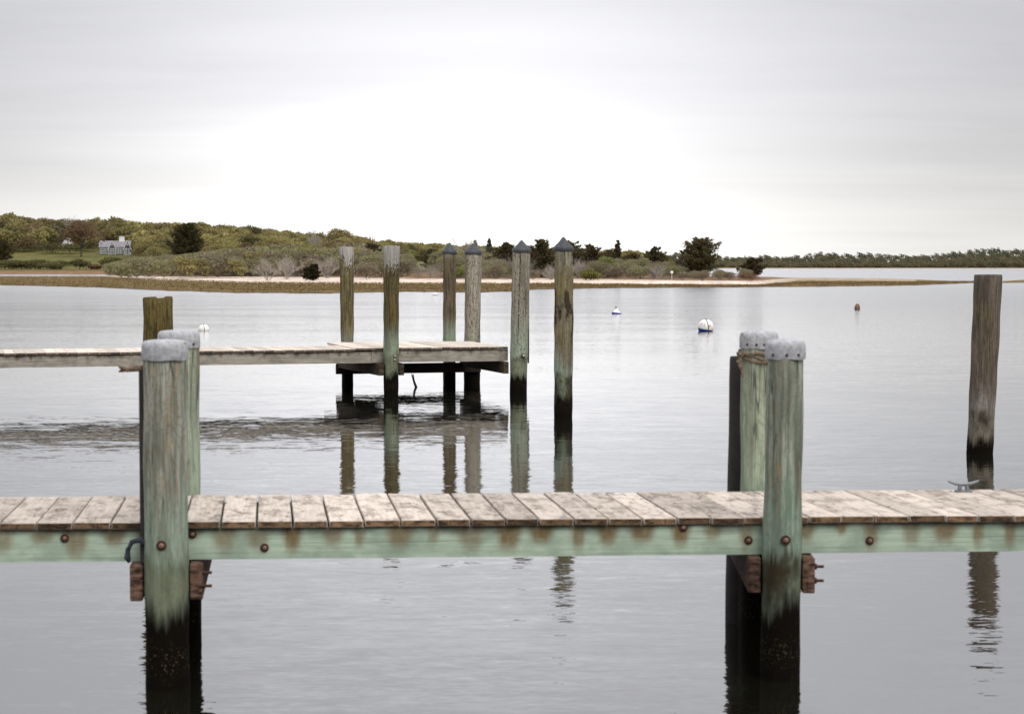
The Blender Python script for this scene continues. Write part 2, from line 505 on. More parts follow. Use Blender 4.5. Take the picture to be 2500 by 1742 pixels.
M['pile_4'] = pile_mat('tan_speckled_pile', (0.40, 0.365, 0.295), (0.245, 0.215, 0.165), moss=(0.13, 0.10, 0.055), moss_amt=0.22, moss_lo=0.9, moss_hi=2.4,
                       green=(0.36, 0.41, 0.29), green_amt=0.5, green_top=1.6, tide=0.5, speck=0.75, seed=7)
M['pile_5'] = pile_mat('tan_cracked_pile', (0.37, 0.335, 0.265), (0.22, 0.195, 0.145), moss=(0.12, 0.10, 0.05), moss_amt=0.2, moss_lo=0.9, moss_hi=2.7,
                       green=(0.33, 0.42, 0.31), green_amt=0.7, green_top=1.9, tide=0.42, speck=0.6, crack=1.0, seed=8)
M['pile_6'] = pile_mat('stained_pile', (0.33, 0.295, 0.215), (0.17, 0.15, 0.10), moss=(0.09, 0.073, 0.03), moss_amt=0.5, moss_lo=0.9, moss_hi=2.6,
                       green=(0.25, 0.35, 0.265), green_amt=0.9, green_top=1.15, tide=0.45, speck=0.35, stain=0.92, seed=9.4)
M['pile_r'] = pile_mat('barky_brown_pile', (0.165, 0.135, 0.105), (0.082, 0.066, 0.048), moss=(0.075, 0.058, 0.032), moss_amt=0.4, moss_lo=0.9, moss_hi=2.2,
                       green=(0.3, 0.27, 0.25), green_amt=0.8, green_top=0.85, tide=0.3, speck=0.3, seed=10)
M['pile_l'] = pile_mat('split_mossy_pile', (0.15, 0.125, 0.06), (0.085, 0.066, 0.028), moss=(0.07, 0.052, 0.016), moss_amt=0.7, moss_lo=0.6, moss_hi=2.6,
                       green_amt=0.1, tide=0.5, speck=0.2, seed=11)


def water_material():
    m, g, b = new_mat('harbour_water', 0.03, 0.5)
    b.inputs['Base Color'].default_value = (0.008, 0.008, 0.005, 1)
    b.inputs['Specular IOR Level'].default_value = 0.0
    geo = g.n('ShaderNodeNewGeometry').outputs['Position']
    y = g.sep(geo)[1]

    def slope(sc, amp, detail=2.0):
        v = g.n('ShaderNodeTexNoise', {'Vector': g.scale(geo, sc), 'Scale': 1.0, 'Detail': detail, 'Roughness': 0.5}).outputs['Color']
        v = g.vm('SUBTRACT', v, (0.5, 0.5, 0.5)).outputs[0]
        return g.scale(v, (amp * .8, amp, 0.0))
    patch = g.mr(g.noise(g.scale(geo, (0.05, 0.16, 1.0)), 1.0, 3.0, 0.55), 0.38, 0.66, 0.75, 1.15)
    a1 = slope((0.55, 1.5, 1.0), WAVE[0])
    a2 = slope((2.6, 8.5, 1.0), WAVE[1], 3.0)
    a3 = g.vm('SCALE', slope((11.0, 34.0, 1.0), WAVE[2]))
    g.t.links.new(patch, a3.inputs['Scale'])
    low = g.vm('SCALE', g.vm('ADD', a1, a2).outputs[0])
    near = g.m('MULTIPLY', g.mr(y, 14.0, 26.0, 1.7, 1.0, False), g.mr(y, 36.0, 80.0, 1.0, 0.25, False))
    g.t.links.new(near, low.inputs['Scale'])
    far = g.vm('SCALE', a3.outputs[0])
    g.t.links.new(g.m('MULTIPLY', g.mr(y, 14.0, 28.0, 2.4, 1.0, False), g.mr(y, 40.0, 120.0, 1.0, WAVE[3], False)), far.inputs['Scale'])
    sm = g.vm('ADD', low.outputs[0], far.outputs[0]).outputs[0]
    tilt = g.comb(0.0, g.mr(y, 45.0, 130.0, 0.0, -0.028, False), 1.0)   # far out mostly the near sides of the ripples show
    nrm = g.vm('NORMALIZE', g.vm('ADD', sm, tilt).outputs[0]).outputs[0]
    g.t.links.new(nrm, b.inputs['Normal'])
    rough = g.mr(y, 40.0, 260.0, 0.015, 0.16, False)
    gl = g.n('ShaderNodeBsdfGlossy', {'Color': (0.97, 0.975, 0.985), 'Roughness': rough, 'Normal': nrm})
    fr = g.n('ShaderNodeFresnel', {'IOR': 1.33, 'Normal': nrm}).outputs[0]
    fac = g.m('POWER', fr, WAVE[4], clamp=True)
    mx = g.n('ShaderNodeMixShader', {0: fac, 1: b.outputs[0], 2: gl.outputs[0]})
    out = [n_ for n_ in m.node_tree.nodes if n_.type == 'OUTPUT_MATERIAL'][0]
    g.t.links.new(mx.outputs[0], out.inputs[0])
    return m


WAVE = (0.026, 0.050, 0.040, 9.0, 0.48)   # swell, ripple, fine ripple, gain far out, reflectance exponent


def ground_material():
    m, g, b = new_mat('shore_ground', 0.95, 0.1)
    at = g.n('ShaderNodeAttribute', attribute_name='tint').outputs['Color']
    geo = g.n('ShaderNodeNewGeometry').outputs['Position']
    n = g.noise(g.scale(geo, (0.35, 0.12, 0.35)), 1.0, 5.0, 0.65)
    n2 = g.noise(g.scale(geo, (1.6, 0.5, 1.6)), 1.0, 4.0, 0.65)
    f = g.m('ADD', g.mr(n, 0.3, 0.7, 0.72, 1.18), g.mr(n2, 0.3, 0.7, -0.16, 0.16))
    sc = g.vm('SCALE', at)
    g.t.links.new(f, sc.inputs['Scale'])
    wire(g, b, 'Base Color', sc.outputs[0])
    bump(g, b, n2, 0.5, 0.1)
    return m


M['water'] = water_material()
M['ground'] = ground_material()

# ------------------------------------------------------------------ water
mb = MB()
mb.add([(-6000, -60, 0), (6000, -60, 0), (6000, 9000, 0), (-6000, 9000, 0)], [(0, 1, 2, 3)])
tag(mb.build('water', M['water'], fix=False), kind='structure')

# ------------------------------------------------------------------ the shore: terrain measured along sight columns
def dpix(y, z=0.0):
    return (H - z) * F / (y - 650.0)


def interp(u, xs, ys):
    return float(np.interp(u, xs, ys))


SH_U = [-700, -300, 0, 150, 280, 420, 600, 800, 1000, 1100, 1250, 1320, 1540, 1850, 2100, 2250, 2330, 2385, 2420, 2450, 2500, 2800, 3300]
SH_Y = [692, 694, 696.5, 699, 703, 710, 715, 716, 712, 714, 712, 706, 703, 700.7, 698.5, 696, 692.5, 690, 689, 690.5, 690, 690, 690]
# knot rows: name, (u -> d), (u -> z), colour
MUD, MARSH, MARSH2, SAND = (0.07, 0.05, 0.028), (0.15, 0.105, 0.042), (0.19, 0.14, 0.058), (0.60, 0.50, 0.415)
SOIL, GRASS, LAWN, WOODS = (0.17, 0.125, 0.07), (0.13, 0.12, 0.045), (0.115, 0.108, 0.032), (0.07, 0.06, 0.03)
RUST = (0.22, 0.125, 0.07)
UK = [-700, 0, 250, 340, 420, 600, 800, 1100, 1330, 1540, 1750, 1850, 1950, 2000, 2150, 2250, 2380, 2415, 2440, 2500, 3300]
CREST = {-700: 22, 0: 19, 250: 17, 340: 16, 420: 15, 600: 13, 800: 9.5, 1100: 5.5, 1330: 4.2, 1540: 2.6, 1750: -1, 1850: -1.5}


def knots_at(u):
    ds = dpix(interp(u, SH_U, SH_Y))
    ds += 1.3 * math.sin(u * 0.031) + 0.9 * math.sin(u * 0.083 + 1) + 0.6 * math.sin(u * 0.19 + 2)
    cz = interp(u, list(CREST), list(CREST.values()))
    if u <= 250:
        k = [(ds - 18, -.6), (ds, 0), (ds + 3, .22), (455, .25), (480, .15), (505, -.3), (600, -.35), (632, .15), (700, 1.7), (832, 7.4), (960, cz), (1200, cz * 1.02), (1500, cz * .8)]
        cols = [MUD, MUD, MARSH, RUST, SAND, SAND, MUD, RUST, LAWN, LAWN, WOODS, WOODS, WOODS]
    elif u <= 1850:
        yb = interp(u, [340, 420, 600, 800, 1000, 1200, 1330, 1540, 1850], [679, 682, 688, 689.5, 690.5, 690.5, 691, 693.5, 696])
        yt = interp(u, [340, 420, 600, 800, 1000, 1200, 1330, 1540, 1850], [675.5, 676, 675.5, 677.5, 682, 682.5, 681, 684.5, 688])
        zb = interp(u, [340, 1330, 1540, 1850], [.3, .3, .18, .12])
        zt = interp(u, [340, 1330, 1850], [.62, .62, .5])
        db, dt = dpix(yb, zb), dpix(yt, zt)
        db = max(db, ds + 5)
        dt = max(dt, db + 9)
        w = min(1, max(0, (u - 1330) / 420))
        k = [(ds - 18, -.6), (ds, 0), (ds + 2.5, .16 - .06 * w), (db, zb), (dt, zt), (dt + 28, 1.25 - .2 * w),
             (400 - 40 * w, 1.7 - 2.2 * w), (600 - 190 * w, 2.6 - 3.3 * w), (700 - 200 * w, 4.2 - 5 * w),
             (832 - 100 * w, cz * .43 + .6 - 1.6 * w), (960, cz), (1200, cz * 1.02), (1500, cz * .8)]
        cols = [MUD, MUD, MARSH, SAND, SAND, (0.19, 0.125, 0.075), WOODS, WOODS, WOODS, WOODS, WOODS, WOODS, WOODS]
    else:
        bk = interp(u, [1850, 2000, 2150, 2250, 2380, 2405, 2430, 2450, 2500, 3300], [430, 430, 400, 350, ds + 22, ds + 6, ds + 6, ds + 30, ds + 60, ds + 90])
        top = interp(u, [1850, 2250, 2380, 2400, 2418, 2432, 2450, 3300], [.30, .27, .17, .02, -.3, -.3, .12, .25])
        m_ = ds + (bk - ds) * .30
        k = [(ds - 18, -.6), (ds, min(0, top)), (ds + 2.5, top * .7), (m_, top), (ds + (bk - ds) * .75, top), (bk, min(0, top)), (bk + 18, -.6),
             (bk + 60, -.8), (bk + 120, -.9), (bk + 200, -1), (960, -1.5), (1200, -1.5), (1500, -1.5)]
        cols = [MUD, MUD, MARSH, MARSH2, (0.34, 0.275, 0.19) if u < 2240 else MARSH, MARSH2, MUD, MUD, MUD, MUD, MUD, MUD, MUD]
    return k, cols


_cols_cache = {}


def column(u):
    """blend the knot columns of the neighbouring anchor positions"""
    key = round(u, 2)
    if key in _cols_cache:
        return _cols_cache[key]
    if 250 < u < 340:
        t = (u - 250) / 90
        (k0, c0), (k1, c1) = knots_at(250), knots_at(341)
    elif 1850 < u < 1950:
        t = (u - 1850) / 100
        (k0, c0), (k1, c1) = knots_at(1850), knots_at(1951)
    else:
        r = knots_at(u)
        _cols_cache[key] = r
        return r
    k = [(a[0] + (b_[0] - a[0]) * t, a[1] + (b_[1] - a[1]) * t) for a, b_ in zip(k0, k1)]
    c = [tuple(p + (q - p) * t for p, q in zip(a, b_)) for a, b_ in zip(c0, c1)]
    _cols_cache[key] = (k, c)
    return k, c


def ground_z(u, d):
    k, _ = column(u)
    return float(np.interp(d, [a[0] for a in k], [a[1] for a in k]))


def upos(u, d, z=None):
    x = (u - 1250) / F * d
    return Vector((x, d, ground_z(u, d) if z is None else z))


SUBD = [2, 2, 8, 5, 8, 4, 4, 4, 6, 6, 3, 2]
us = np.arange(-700, 3301, 10.0)
rng = np.random.default_rng(3)
V, T = [], []
nr = sum(SUBD) + 1
for u in us:
    k, cols = column(float(u))
    for i, sdv in enumerate(SUBD):
        for j in range(sdv):
            t = j / sdv
            d = k[i][0] + (k[i + 1][0] - k[i][0]) * t
            z = k[i][1] + (k[i + 1][1] - k[i][1]) * t
            # soft hand-over between the ground covers, close to the knot
            tc = min(1, max(0, (t - .8) / .2)) if i == 2 else (min(1, t * 4) if i in (3, 4) else t)
            c = [a + (b_ - a) * tc for a, b_ in zip(cols[i], cols[i + 1])]
            if 980 < u < 1085 and 400 < d < 700:
                c = (0.17, 0.175, 0.06)
            V.append(((u - 1250) / F * d, d, z + (0.03 * math.sin(u * .37 + d) if 0.1 < z else 0)))
            T.append(c)
    d, z = k[-1]
    V.append(((u - 1250) / F * d, d, z))
    T.append(cols[-1])
V, T = np.array(V), np.array(T)
nu = len(us)
a = (np.arange(nu - 1)[:, None] * nr + np.arange(nr - 1)[None, :]).ravel()
faces = np.stack([a, a + nr, a + nr + 1, a + 1], 1)
me = np_mesh('shore_terrain', V, faces, M['ground'], T)
me.polygons.foreach_set('use_smooth', [True] * len(me.polygons))
tag(link('shore_terrain', me), kind='structure')

# the far shore across the bay
V, T = [], []
fu = np.arange(-600, 3400, 40.0)
FAR_TOP_U = [-600, 1300, 1540, 1680, 1766, 1850, 1950, 2000, 2080, 2150, 2225, 2300, 2380, 2430, 2450, 2500, 2700, 3400]
FAR_TOP_Y = [612, 612, 614, 620, 625, 621, 622, 614, 615, 618, 622, 614, 609, 603, 604, 607, 606, 608]
for u in fu:
    hz = (650 - interp(u, FAR_TOP_U, FAR_TOP_Y)) * 2150 / F + H - 9
    for d, z, c in ((1990, -.5, SAND), (2025, .2, SAND), (2040, 1.0, WOODS), (2150, max(1.2, hz), WOODS), (2600, max(1.2, hz), WOODS), (4000, 2, WOODS)):
        V.append(((u - 1250) / F * d, d, z))
        T.append(c)
a = (np.arange(len(fu) - 1)[:, None] * 6 + np.arange(5)[None, :]).ravel()
me = np_mesh('far_shore', np.array(V), np.stack([a, a + 6, a + 7, a + 1], 1), M['ground'], np.array(T))
tag(link('far_shore', me), kind='structure')


# ------------------------------------------------------------------ vegetation meshes
def quads(c, size, rng, aspect=0.7, up=0.0):
    n = len(c)
    a_ = rng.normal(size=(n, 3))
    a_[:, 2] *= (1 - up)
    a_ /= np.linalg.norm(a_, axis=1)[:, None]
    b_ = rng.normal(size=(n, 3))
    b_ -= a_ * (a_ * b_).sum(1)[:, None]
    b_ /= np.linalg.norm(b_, axis=1)[:, None]
    s = (size * rng.uniform(.6, 1.4, n))[:, None] / 2
    v = np.stack([c - a_ * s - b_ * s * aspect, c + a_ * s * .9 - b_ * s * aspect * .5, c + a_ * s + b_ * s * aspect, c - a_ * s * .7 + b_ * s * aspect * .8], 1)
    return v.reshape(-1, 3), np.arange(n * 4).reshape(n, 4)


def colours(n, rng, pal, per=4):
    pal = np.array(pal)
    c = pal[rng.integers(0, len(pal), n)] * rng.uniform(.84, 1.17, n)[:, None]
    return np.repeat(c, per, 0)


def sticks(segs):
    """segs: list of (p, q, r0, r1) -> four-sided tapered sticks as quads"""
    v, f = [], []
    for p, q, r0, r1 in segs:
        p, q = np.array(p), np.array(q)
        t = q - p
        t = t / (np.linalg.norm(t) + 1e-9)
        w = np.array([0.3, 0.2, 0.93]) if abs(t[2]) < .8 else np.array([1.0, 0, 0.1])
        a_ = np.cross(t, w); a_ /= np.linalg.norm(a_)
        b_ = np.cross(t, a_)
        b0 = len(v)
        for base, r in ((p, r0), (q, r1)):
            v += [base + a_ * r, base + b_ * r, base - a_ * r, base - b_ * r]
        for k in range(4):
            k2 = (k + 1) % 4
            f.append((b0 + k, b0 + k2, b0 + 4 + k2, b0 + 4 + k))
    return np.array(v, float).reshape(-1, 3), np.array(f, int).reshape(-1, 4)


def crown_round(rng, R, h0, h1, n, leaf, pal, lobes=12):
    zc = (h0 + h1) / 2
    hz = (h1 - h0) / 2
    pts = []
    per = n // lobes
    for i in range(lobes):
        th = rng.uniform(0, 2 * math.pi)
        ph = rng.uniform(-.5, 1.0)
        rr = math.sqrt(max(0, 1 - ph * ph)) * rng.uniform(.35, .72)
        c = np.array([rr * R * math.cos(th), rr * R * math.sin(th), zc + ph * hz * .62])
        d = rng.normal(size=(per, 3))
        d /= np.linalg.norm(d, axis=1)[:, None]
        d[:, 2] = np.abs(d[:, 2]) * np.where(rng.random(per) < .78, 1, -1)
        s = rng.uniform(.36, .55)
        pts.append(c + d * np.array([R * s, R * s, hz * s * 1.05]) * rng.uniform(.62, 1.08, (per, 1)))
    pts = np.concatenate(pts)
    v, f = quads(pts, leaf, rng)
    return v, f, colours(len(pts), rng, pal)


def trunk_sticks(rng, h, r, R, h0, n=7):
    segs = [((0, 0, -.4), (0, 0, h * .45), r, r * .7), ((0, 0, h * .45), (0, 0, h * .8), r * .7, r * .25)]
    for i in range(n):
        th = rng.uniform(0, 2 * math.pi)
        z0 = rng.uniform(h0 * .6, h * .6)
        l = R * rng.uniform(.5, .85)
        segs.append(((0, 0, z0), (l * math.cos(th), l * math.sin(th), z0 + h * rng.uniform(.12, .3)), r * .4, r * .1))
    return segs


def bare_twigs(rng, h, spread, r, stems=9, levels=3, split=4, trunk=0.0):
    segs = []

    def grow(p, d, l, r_, lev):
        q = p + d * l
        segs.append((p, q, r_, r_ * .6))
        if lev == 0:
            return
        for i in range(split):
            nd = d + rng.normal(size=3) * .48 + np.array([0, 0, .12])
            nd /= np.linalg.norm(nd)
            grow(p + d * l * rng.uniform(.45, 1.0), nd, l * rng.uniform(.5, .8), r_ * .55, lev - 1)
    base = np.array([0, 0, -.2])
    if trunk > 0:
        segs.append((base, np.array([0, 0, trunk]), r * 2.2, r * 1.6))
        base = np.array([0, 0, trunk])
    for s_ in range(stems):
        th = rng.uniform(0, 2 * math.pi)
        k = rng.uniform(.1, 1.0)
        d = np.array([math.cos(th) * k * spread, math.sin(th) * k * spread, 1.0])
        d /= np.linalg.norm(d)
        grow(base + np.array([math.cos(th), math.sin(th), 0]) * spread * .12 * (0 if trunk else 1), d, (h - max(trunk, 0)) * rng.uniform(.38, .55), r, levels)
    return segs


def cedar_parts(rng, h, w, n_br=70, lean=0.0, leaf=0.27, pal=None, spire=1.0, ragged=.35, low=.06, plate=1.0):
    pts, segs = [], [((0, 0, -.4), (lean * .5, 0, h * .5), .035 * h, .022 * h), ((lean * .5, 0, h * .5), (lean, 0, h * .97), .022 * h, .005 * h)]
    for i in range(n_br):
        t = low + (1 - low) * (i + rng.random()) / n_br
        prof = (1 - t) ** (.75 * spire) * min(1, (t + .12) / .3) + .04
        L = w / 2 * prof * rng.uniform(1 - ragged, 1 + ragged)
        th = i * 2.4 + rng.uniform(-.5, .5)
        z0 = h * t * .96
        d = np.array([math.cos(th), math.sin(th), 0])
        base = np.array([lean * t, 0, z0])
        tip = base + d * L + np.array([0, 0, L * rng.uniform(.12, .55)])
        segs.append((base, tip, .006 * h, .002 * h))
        m = int(36 + 70 * L / (w / 2))
        s = rng.uniform(.25, 1.08, m) ** .8
        spread = (.10 + .26 * np.sin(np.clip(s, 0, 1) * 3.0)) * (.35 + .5 * L)
        off = rng.normal(size=(m, 3)) * spread[:, None] * np.array([.55, .55, .36 * plate])
        pts.append(base + (tip - base) * s[:, None] + off + np.array([0, 0, 1]) * (s ** 2)[:, None] * L * .10)
    pts = np.concatenate(pts)
    pal = pal or [(0.062, 0.055, 0.023), (0.085, 0.07, 0.03), (0.05, 0.044, 0.019), (0.11, 0.08, 0.036)]
    v, f = quads(pts, leaf, rng, .45)
    return (v, f, colours(len(pts), rng, pal)), sticks(segs)


def mesh_of(name, vfc):
    return np_mesh(name, vfc[0], vfc[1], M['foliage'], vfc[2])


def mesh_sticks(name, segs, mat):
    v, f = sticks(segs)
    return np_mesh(name, v, f, mat)


def joined(name, parts):
    """parts: list of (v, f, c) -> one mesh"""
    vs, fs, cs, b0 = [], [], [], 0
    for v, f, c in parts:
        vs.append(v); fs.append(f + b0); cs.append(c); b0 += len(v)
    return np_mesh(name, np.concatenate(vs), np.concatenate(fs), M['foliage'], np.concatenate(cs))


OLIVE = [(0.20, 0.175, 0.062), (0.215, 0.185, 0.07), (0.18, 0.155, 0.057), (0.225, 0.19, 0.075), (0.185, 0.15, 0.06)]
YELLOW = [(0.26, 0.22, 0.08), (0.24, 0.205, 0.075), (0.28, 0.235, 0.09), (0.215, 0.185, 0.068)]
BROWN = [(0.165, 0.12, 0.06), (0.15, 0.11, 0.056), (0.18, 0.13, 0.066), (0.165, 0.135, 0.056)]
DARKG = [(0.085, 0.085, 0.033), (0.105, 0.098, 0.038), (0.125, 0.11, 0.045)]
GREEN = [(0.18, 0.215, 0.055), (0.215, 0.25, 0.068), (0.14, 0.17, 0.045)]
GREYB = [(0.215, 0.185, 0.12), (0.235, 0.20, 0.135), (0.19, 0.165, 0.10), (0.205, 0.185, 0.095)]
SAGE = [(0.215, 0.205, 0.10), (0.23, 0.215, 0.11), (0.195, 0.19, 0.088), (0.235, 0.21, 0.12)]
PURPLE = [(0.205, 0.165, 0.12), (0.225, 0.18, 0.135), (0.18, 0.15, 0.095), (0.21, 0.185, 0.105)]
REDSH = [(0.16, 0.075, 0.05), (0.19, 0.10, 0.06), (0.15, 0.095, 0.055)]

rng = np.random.default_rng(11)
# woodland tree kinds: (palette, label word)
TREE_KINDS = [(OLIVE, 'olive'), (YELLOW, 'yellow-green'), (BROWN, 'russet-brown'), (DARKG, 'dark green'), (OLIVE, 'olive'), (YELLOW, 'yellow-green')]
tree_src = []
for i, (pal, word) in enumerate(TREE_KINDS):
    R = 4.6
    v, f, c = crown_round(rng, R, 1.2, 8.2, 2600, .44, pal, 17)
    sv_, sf_ = sticks(trunk_sticks(rng, 8.0, .2, R, 2.0))
    sc_ = np.tile(np.array([[.10, .085, .07]]), (len(sv_), 1))
    tree_src.append((np.concatenate([v, sv_]), np.concatenate([f, sf_ + len(v)]), np.concatenate([c, sc_])))
tree_me = [mesh_of('woodland_tree', t_) for t_ in tree_src]
tree_lo = [crown_round(rng, 4.6, 1.0, 8.2, 560, .82, pal, 14) for pal, _ in TREE_KINDS]

SKY_U = [-300, 0, 42, 127, 198, 283, 410, 538, 600, 670, 741, 871, 925, 973, 1081, 1300, 1540, 1700]
SKY_Y = [520, 526, 524, 541, 535, 537, 543, 552, 555, 563, 571, 574, 581, 583, 595, 604, 613, 622]
spots = []
d = 640.0
R_ = random.Random(5)
while d < 1040:
    span = 1950 / F * d
    n = int(span / 8.4)
    for i in range(n):
        u = -220 + 1950 * (i + R_.uniform(.05, .95)) / n
        dd = d + R_.uniform(-3.5, 3.5)
        if u < 345 and dd < 842: continue
        if 225 < u < 330 and dd < 858: continue
        if 140 < u < 190 and dd < 882: continue
        if 985 < u < 1075 and dd < 760: continue
        if 400 < u < 512 and dd < 790: continue
        if ground_z(u, dd) < 1.0: continue
        spots.append((u, dd))
    d += 8.0 if d < 860 else 9.5
spots.sort(key=lambda s_: s_[1])
n_ind = 285
far_parts = []
for i, (u, dd) in enumerate(spots):
    k = R_.choice([0, 0, 1, 1, 2, 3, 4, 5] if u > 300 else [0, 0, 2, 2, 3, 3, 4, 0])
    s_ = R_.uniform(.72, 1.2)
    if dd < 720: s_ *= .8
    if u > 900: s_ *= .82
    ycap = interp(u, SKY_U, SKY_Y) + (6 if dd < 860 else 0) + R_.uniform(-8, 4)
    s_ = max(.3, min(s_, (H + (650 - ycap) * dd / F - ground_z(u, dd)) / 8.3))
    p = upos(u, dd)
    if i < n_ind:
        o = link('woodland_tree', tree_me[k], None, p - Vector((0, 0, .3)), R_.uniform(0, 6.28))
        o.scale = (s_ * R_.uniform(.9, 1.2), s_ * R_.uniform(.9, 1.2), s_)
        w_ = TREE_KINDS[k][1]
        tag(o, f'{w_} budding tree in the wood climbing the low hill behind the shore', 'tree', f'{w_} trees of the hillside wood')
    else:
        v, f, c = tree_lo[k]
        th = R_.uniform(0, 6.28)
        cs_, sn_ = math.cos(th), math.sin(th)
        v2 = v @ np.array([[cs_, sn_, 0], [-sn_, cs_, 0], [0, 0, 1]]) * np.array([s_ * 1.1, s_ * 1.1, s_]) + np.array(p)
        far_parts.append((v2, f, c * R_.uniform(.8, 1.2)))
tag(link('distant_wood', joined('distant_wood', far_parts)), 'spring wood massed along the crest of the low hill', 'wood', kind='stuff')

# wood on the far side of the bay
parts = []
far_lo = [crown_round(rng, 5.2, -3, 9.0, 185, 1.35, [(0.115, 0.12, 0.068), (0.13, 0.13, 0.07), (0.10, 0.11, 0.068)], 9),
          crown_round(rng, 5.2, -3, 8.4, 185, 1.35, [(0.16, 0.145, 0.075), (0.145, 0.135, 0.07), (0.17, 0.15, 0.08)], 9),
          crown_round(rng, 3.4, -3, 11.0, 180, 1.1, [(0.08, 0.092, 0.068), (0.092, 0.10, 0.07)], 8)]
for row, dd in enumerate((2042, 2056, 2072, 2092, 2118, 2150)):
    n = int(2250 / F * dd / 4.2)
    for i in range(n):
        u = 1250 + 2250 * (i + R_.random()) / n
        top = (650 - interp(u, FAR_TOP_U, FAR_TOP_Y)) * dd / F + H
        t_ = row / 5
        tip = top * (.42 + .58 * t_) * R_.uniform(.86, 1.06)
        k = R_.choice([1, 1, 0, 1] if row < 3 else [0, 0, 2, 1, 0])
        s_ = R_.uniform(.6, 1.0)
        v, f, c = far_lo[k]
        hgt_ = 9.0 if k < 2 else 11.0
        parts.append((v * np.array([s_ * R_.uniform(.8, 1.3), s_, s_]) + np.array([(u - 1250) / F * dd, dd, tip - hgt_ * s_]), f, c * R_.uniform(1.15, 1.45)))
tag(link('far_wood', joined('far_wood', parts)), 'dark wooded shoreline across the bay at the right', 'wood', kind='stuff')

# shoreline scrub
rng = np.random.default_rng(21)


def shrub_src(pal, R, h, n, leaf, twig_n, seed, bare=False):
    r2 = np.random.default_rng(seed)
    segs = bare_twigs(r2, h * 1.15, R / h * 1.05, .024, twig_n, 3, 3)
    sv_, sf_ = sticks(segs)
    grey = np.array([.33, .285, .23]) if not bare else np.array([.42, .375, .33])
    sc_ = np.repeat(grey[None, :] * r2.uniform(.6, 1.25, (len(segs), 1)), 8, 0)
    if n == 0:
        return sv_, sf_, sc_
    v, f, c = crown_round(r2, R, .0, h, n, leaf, pal, 13)
    return np.concatenate([v, sv_]), np.concatenate([f, sf_ + len(v)]), np.concatenate([c, sc_])


SHRUBS = [('sage', 'sage-green twiggy shrub', shrub_src(SAGE, 2.3, 3.0, 2400, .15, 16, 1)),
          ('brown', 'grey-brown budding shrub', shrub_src(GREYB, 2.3, 2.8, 2200, .14, 18, 2)),
          ('olive', 'olive leafy shrub', shrub_src([(0.17, 0.155, 0.065), (0.185, 0.165, 0.075), (0.155, 0.145, 0.06)], 2.2, 2.7, 2400, .15, 12, 3)),
          ('bare', 'bare pale-twigged shrub', shrub_src(None, 2.2, 3.2, 0, .2, 13, 4, True)),
          ('purple', 'purplish-brown shrub', shrub_src(PURPLE, 2.2, 2.3, 2200, .14, 14, 5)),
          ('green', 'fresh green leafy shrub', shrub_src(GREEN, 2.1, 2.2, 2400, .15, 8, 6)),
          ('rust', 'low rust-red shrub', shrub_src(REDSH, 1.8, 1.5, 900, .2, 10, 7))]
shrub_me = {k: mesh_of('shoreline_shrub', s_) for k, _, s_ in SHRUBS}
shrub_src_d = {k: s_ for k, _, s_ in SHRUBS}
shrub_lo = {k: crown_round(rng, 2.2, 0, 2.8, 600, .28, pal, 13) for k, pal in (('sage', SAGE), ('brown', GREYB), ('olive', OLIVE), ('bare', GREYB), ('purple', PURPLE), ('green', GREEN), ('rust', REDSH))}
shrub_lab = {k: l_ for k, l_, _ in SHRUBS}
scrub = []
for row in range(9):
    u = 300.0
    while u < 1790:
        k, _ = column(u)
        dt = k[4][0]
        dd = dt + 3.0 + row * 5.2 + R_.uniform(-1.6, 1.6)
        step = 3.0 * F / dd * R_.uniform(.75, 1.25)
        u += step
        if u > 1330 and row > 5: continue
        if u > 1640 and row > 2: continue
        if 985 < u < 1080 and row > 1: continue
        if u < 1000:
            kind = R_.choice(['sage', 'sage', 'brown', 'brown', 'bare', 'olive', 'purple', 'sage'])
            s_ = R_.uniform(.75, 1.08) * (0.95 if row < 2 else 1.1)
        elif u < 1400:
            kind = R_.choice(['brown', 'sage', 'bare', 'green', 'purple', 'brown'])
            s_ = R_.uniform(.65, 1.0) * (0.8 if row < 2 else 1.1)
        else:
            kind = R_.choice(['sage', 'olive', 'brown', 'purple', 'brown', 'bare'])
            s_ = R_.uniform(.62, .98)
            if u > 1660: kind, s_ = R_.choice([('rust', .6), ('purple', .5), ('brown', .5)])
        scrub.append((u, dd, kind, s_, row))
scrub.sort(key=lambda t_: t_[1])
front, rest, cnt = [], [], 0
for t_ in scrub:
    if t_[4] <= 4 and cnt < 290:
        front.append(t_); cnt += 1
    else:
        rest.append(t_)
for u, dd, kind, s_, row in front:
    o = link('shoreline_shrub', shrub_me[kind], None, upos(u, dd), R_.uniform(0, 6.28))
    o.scale = (s_ * R_.uniform(.9, 1.25), s_ * R_.uniform(.9, 1.25), s_)
    tag(o, shrub_lab[kind] + ' in the thicket above the sand beach', 'shrub', shrub_lab[kind] + 's of the shoreline thicket')
parts = []


def place_stuff(src, p, s_, th, parts, gain=1.0):
    v, f, c = src
    cs_, sn_ = math.cos(th), math.sin(th)
    sc3 = np.array([s_ * R_.uniform(.9, 1.2), s_ * R_.uniform(.9, 1.2), s_])
    parts.append((v * sc3 @ np.array([[cs_, sn_, 0], [-sn_, cs_, 0], [0, 0, 1]]) + np.array(p), f, c * gain))


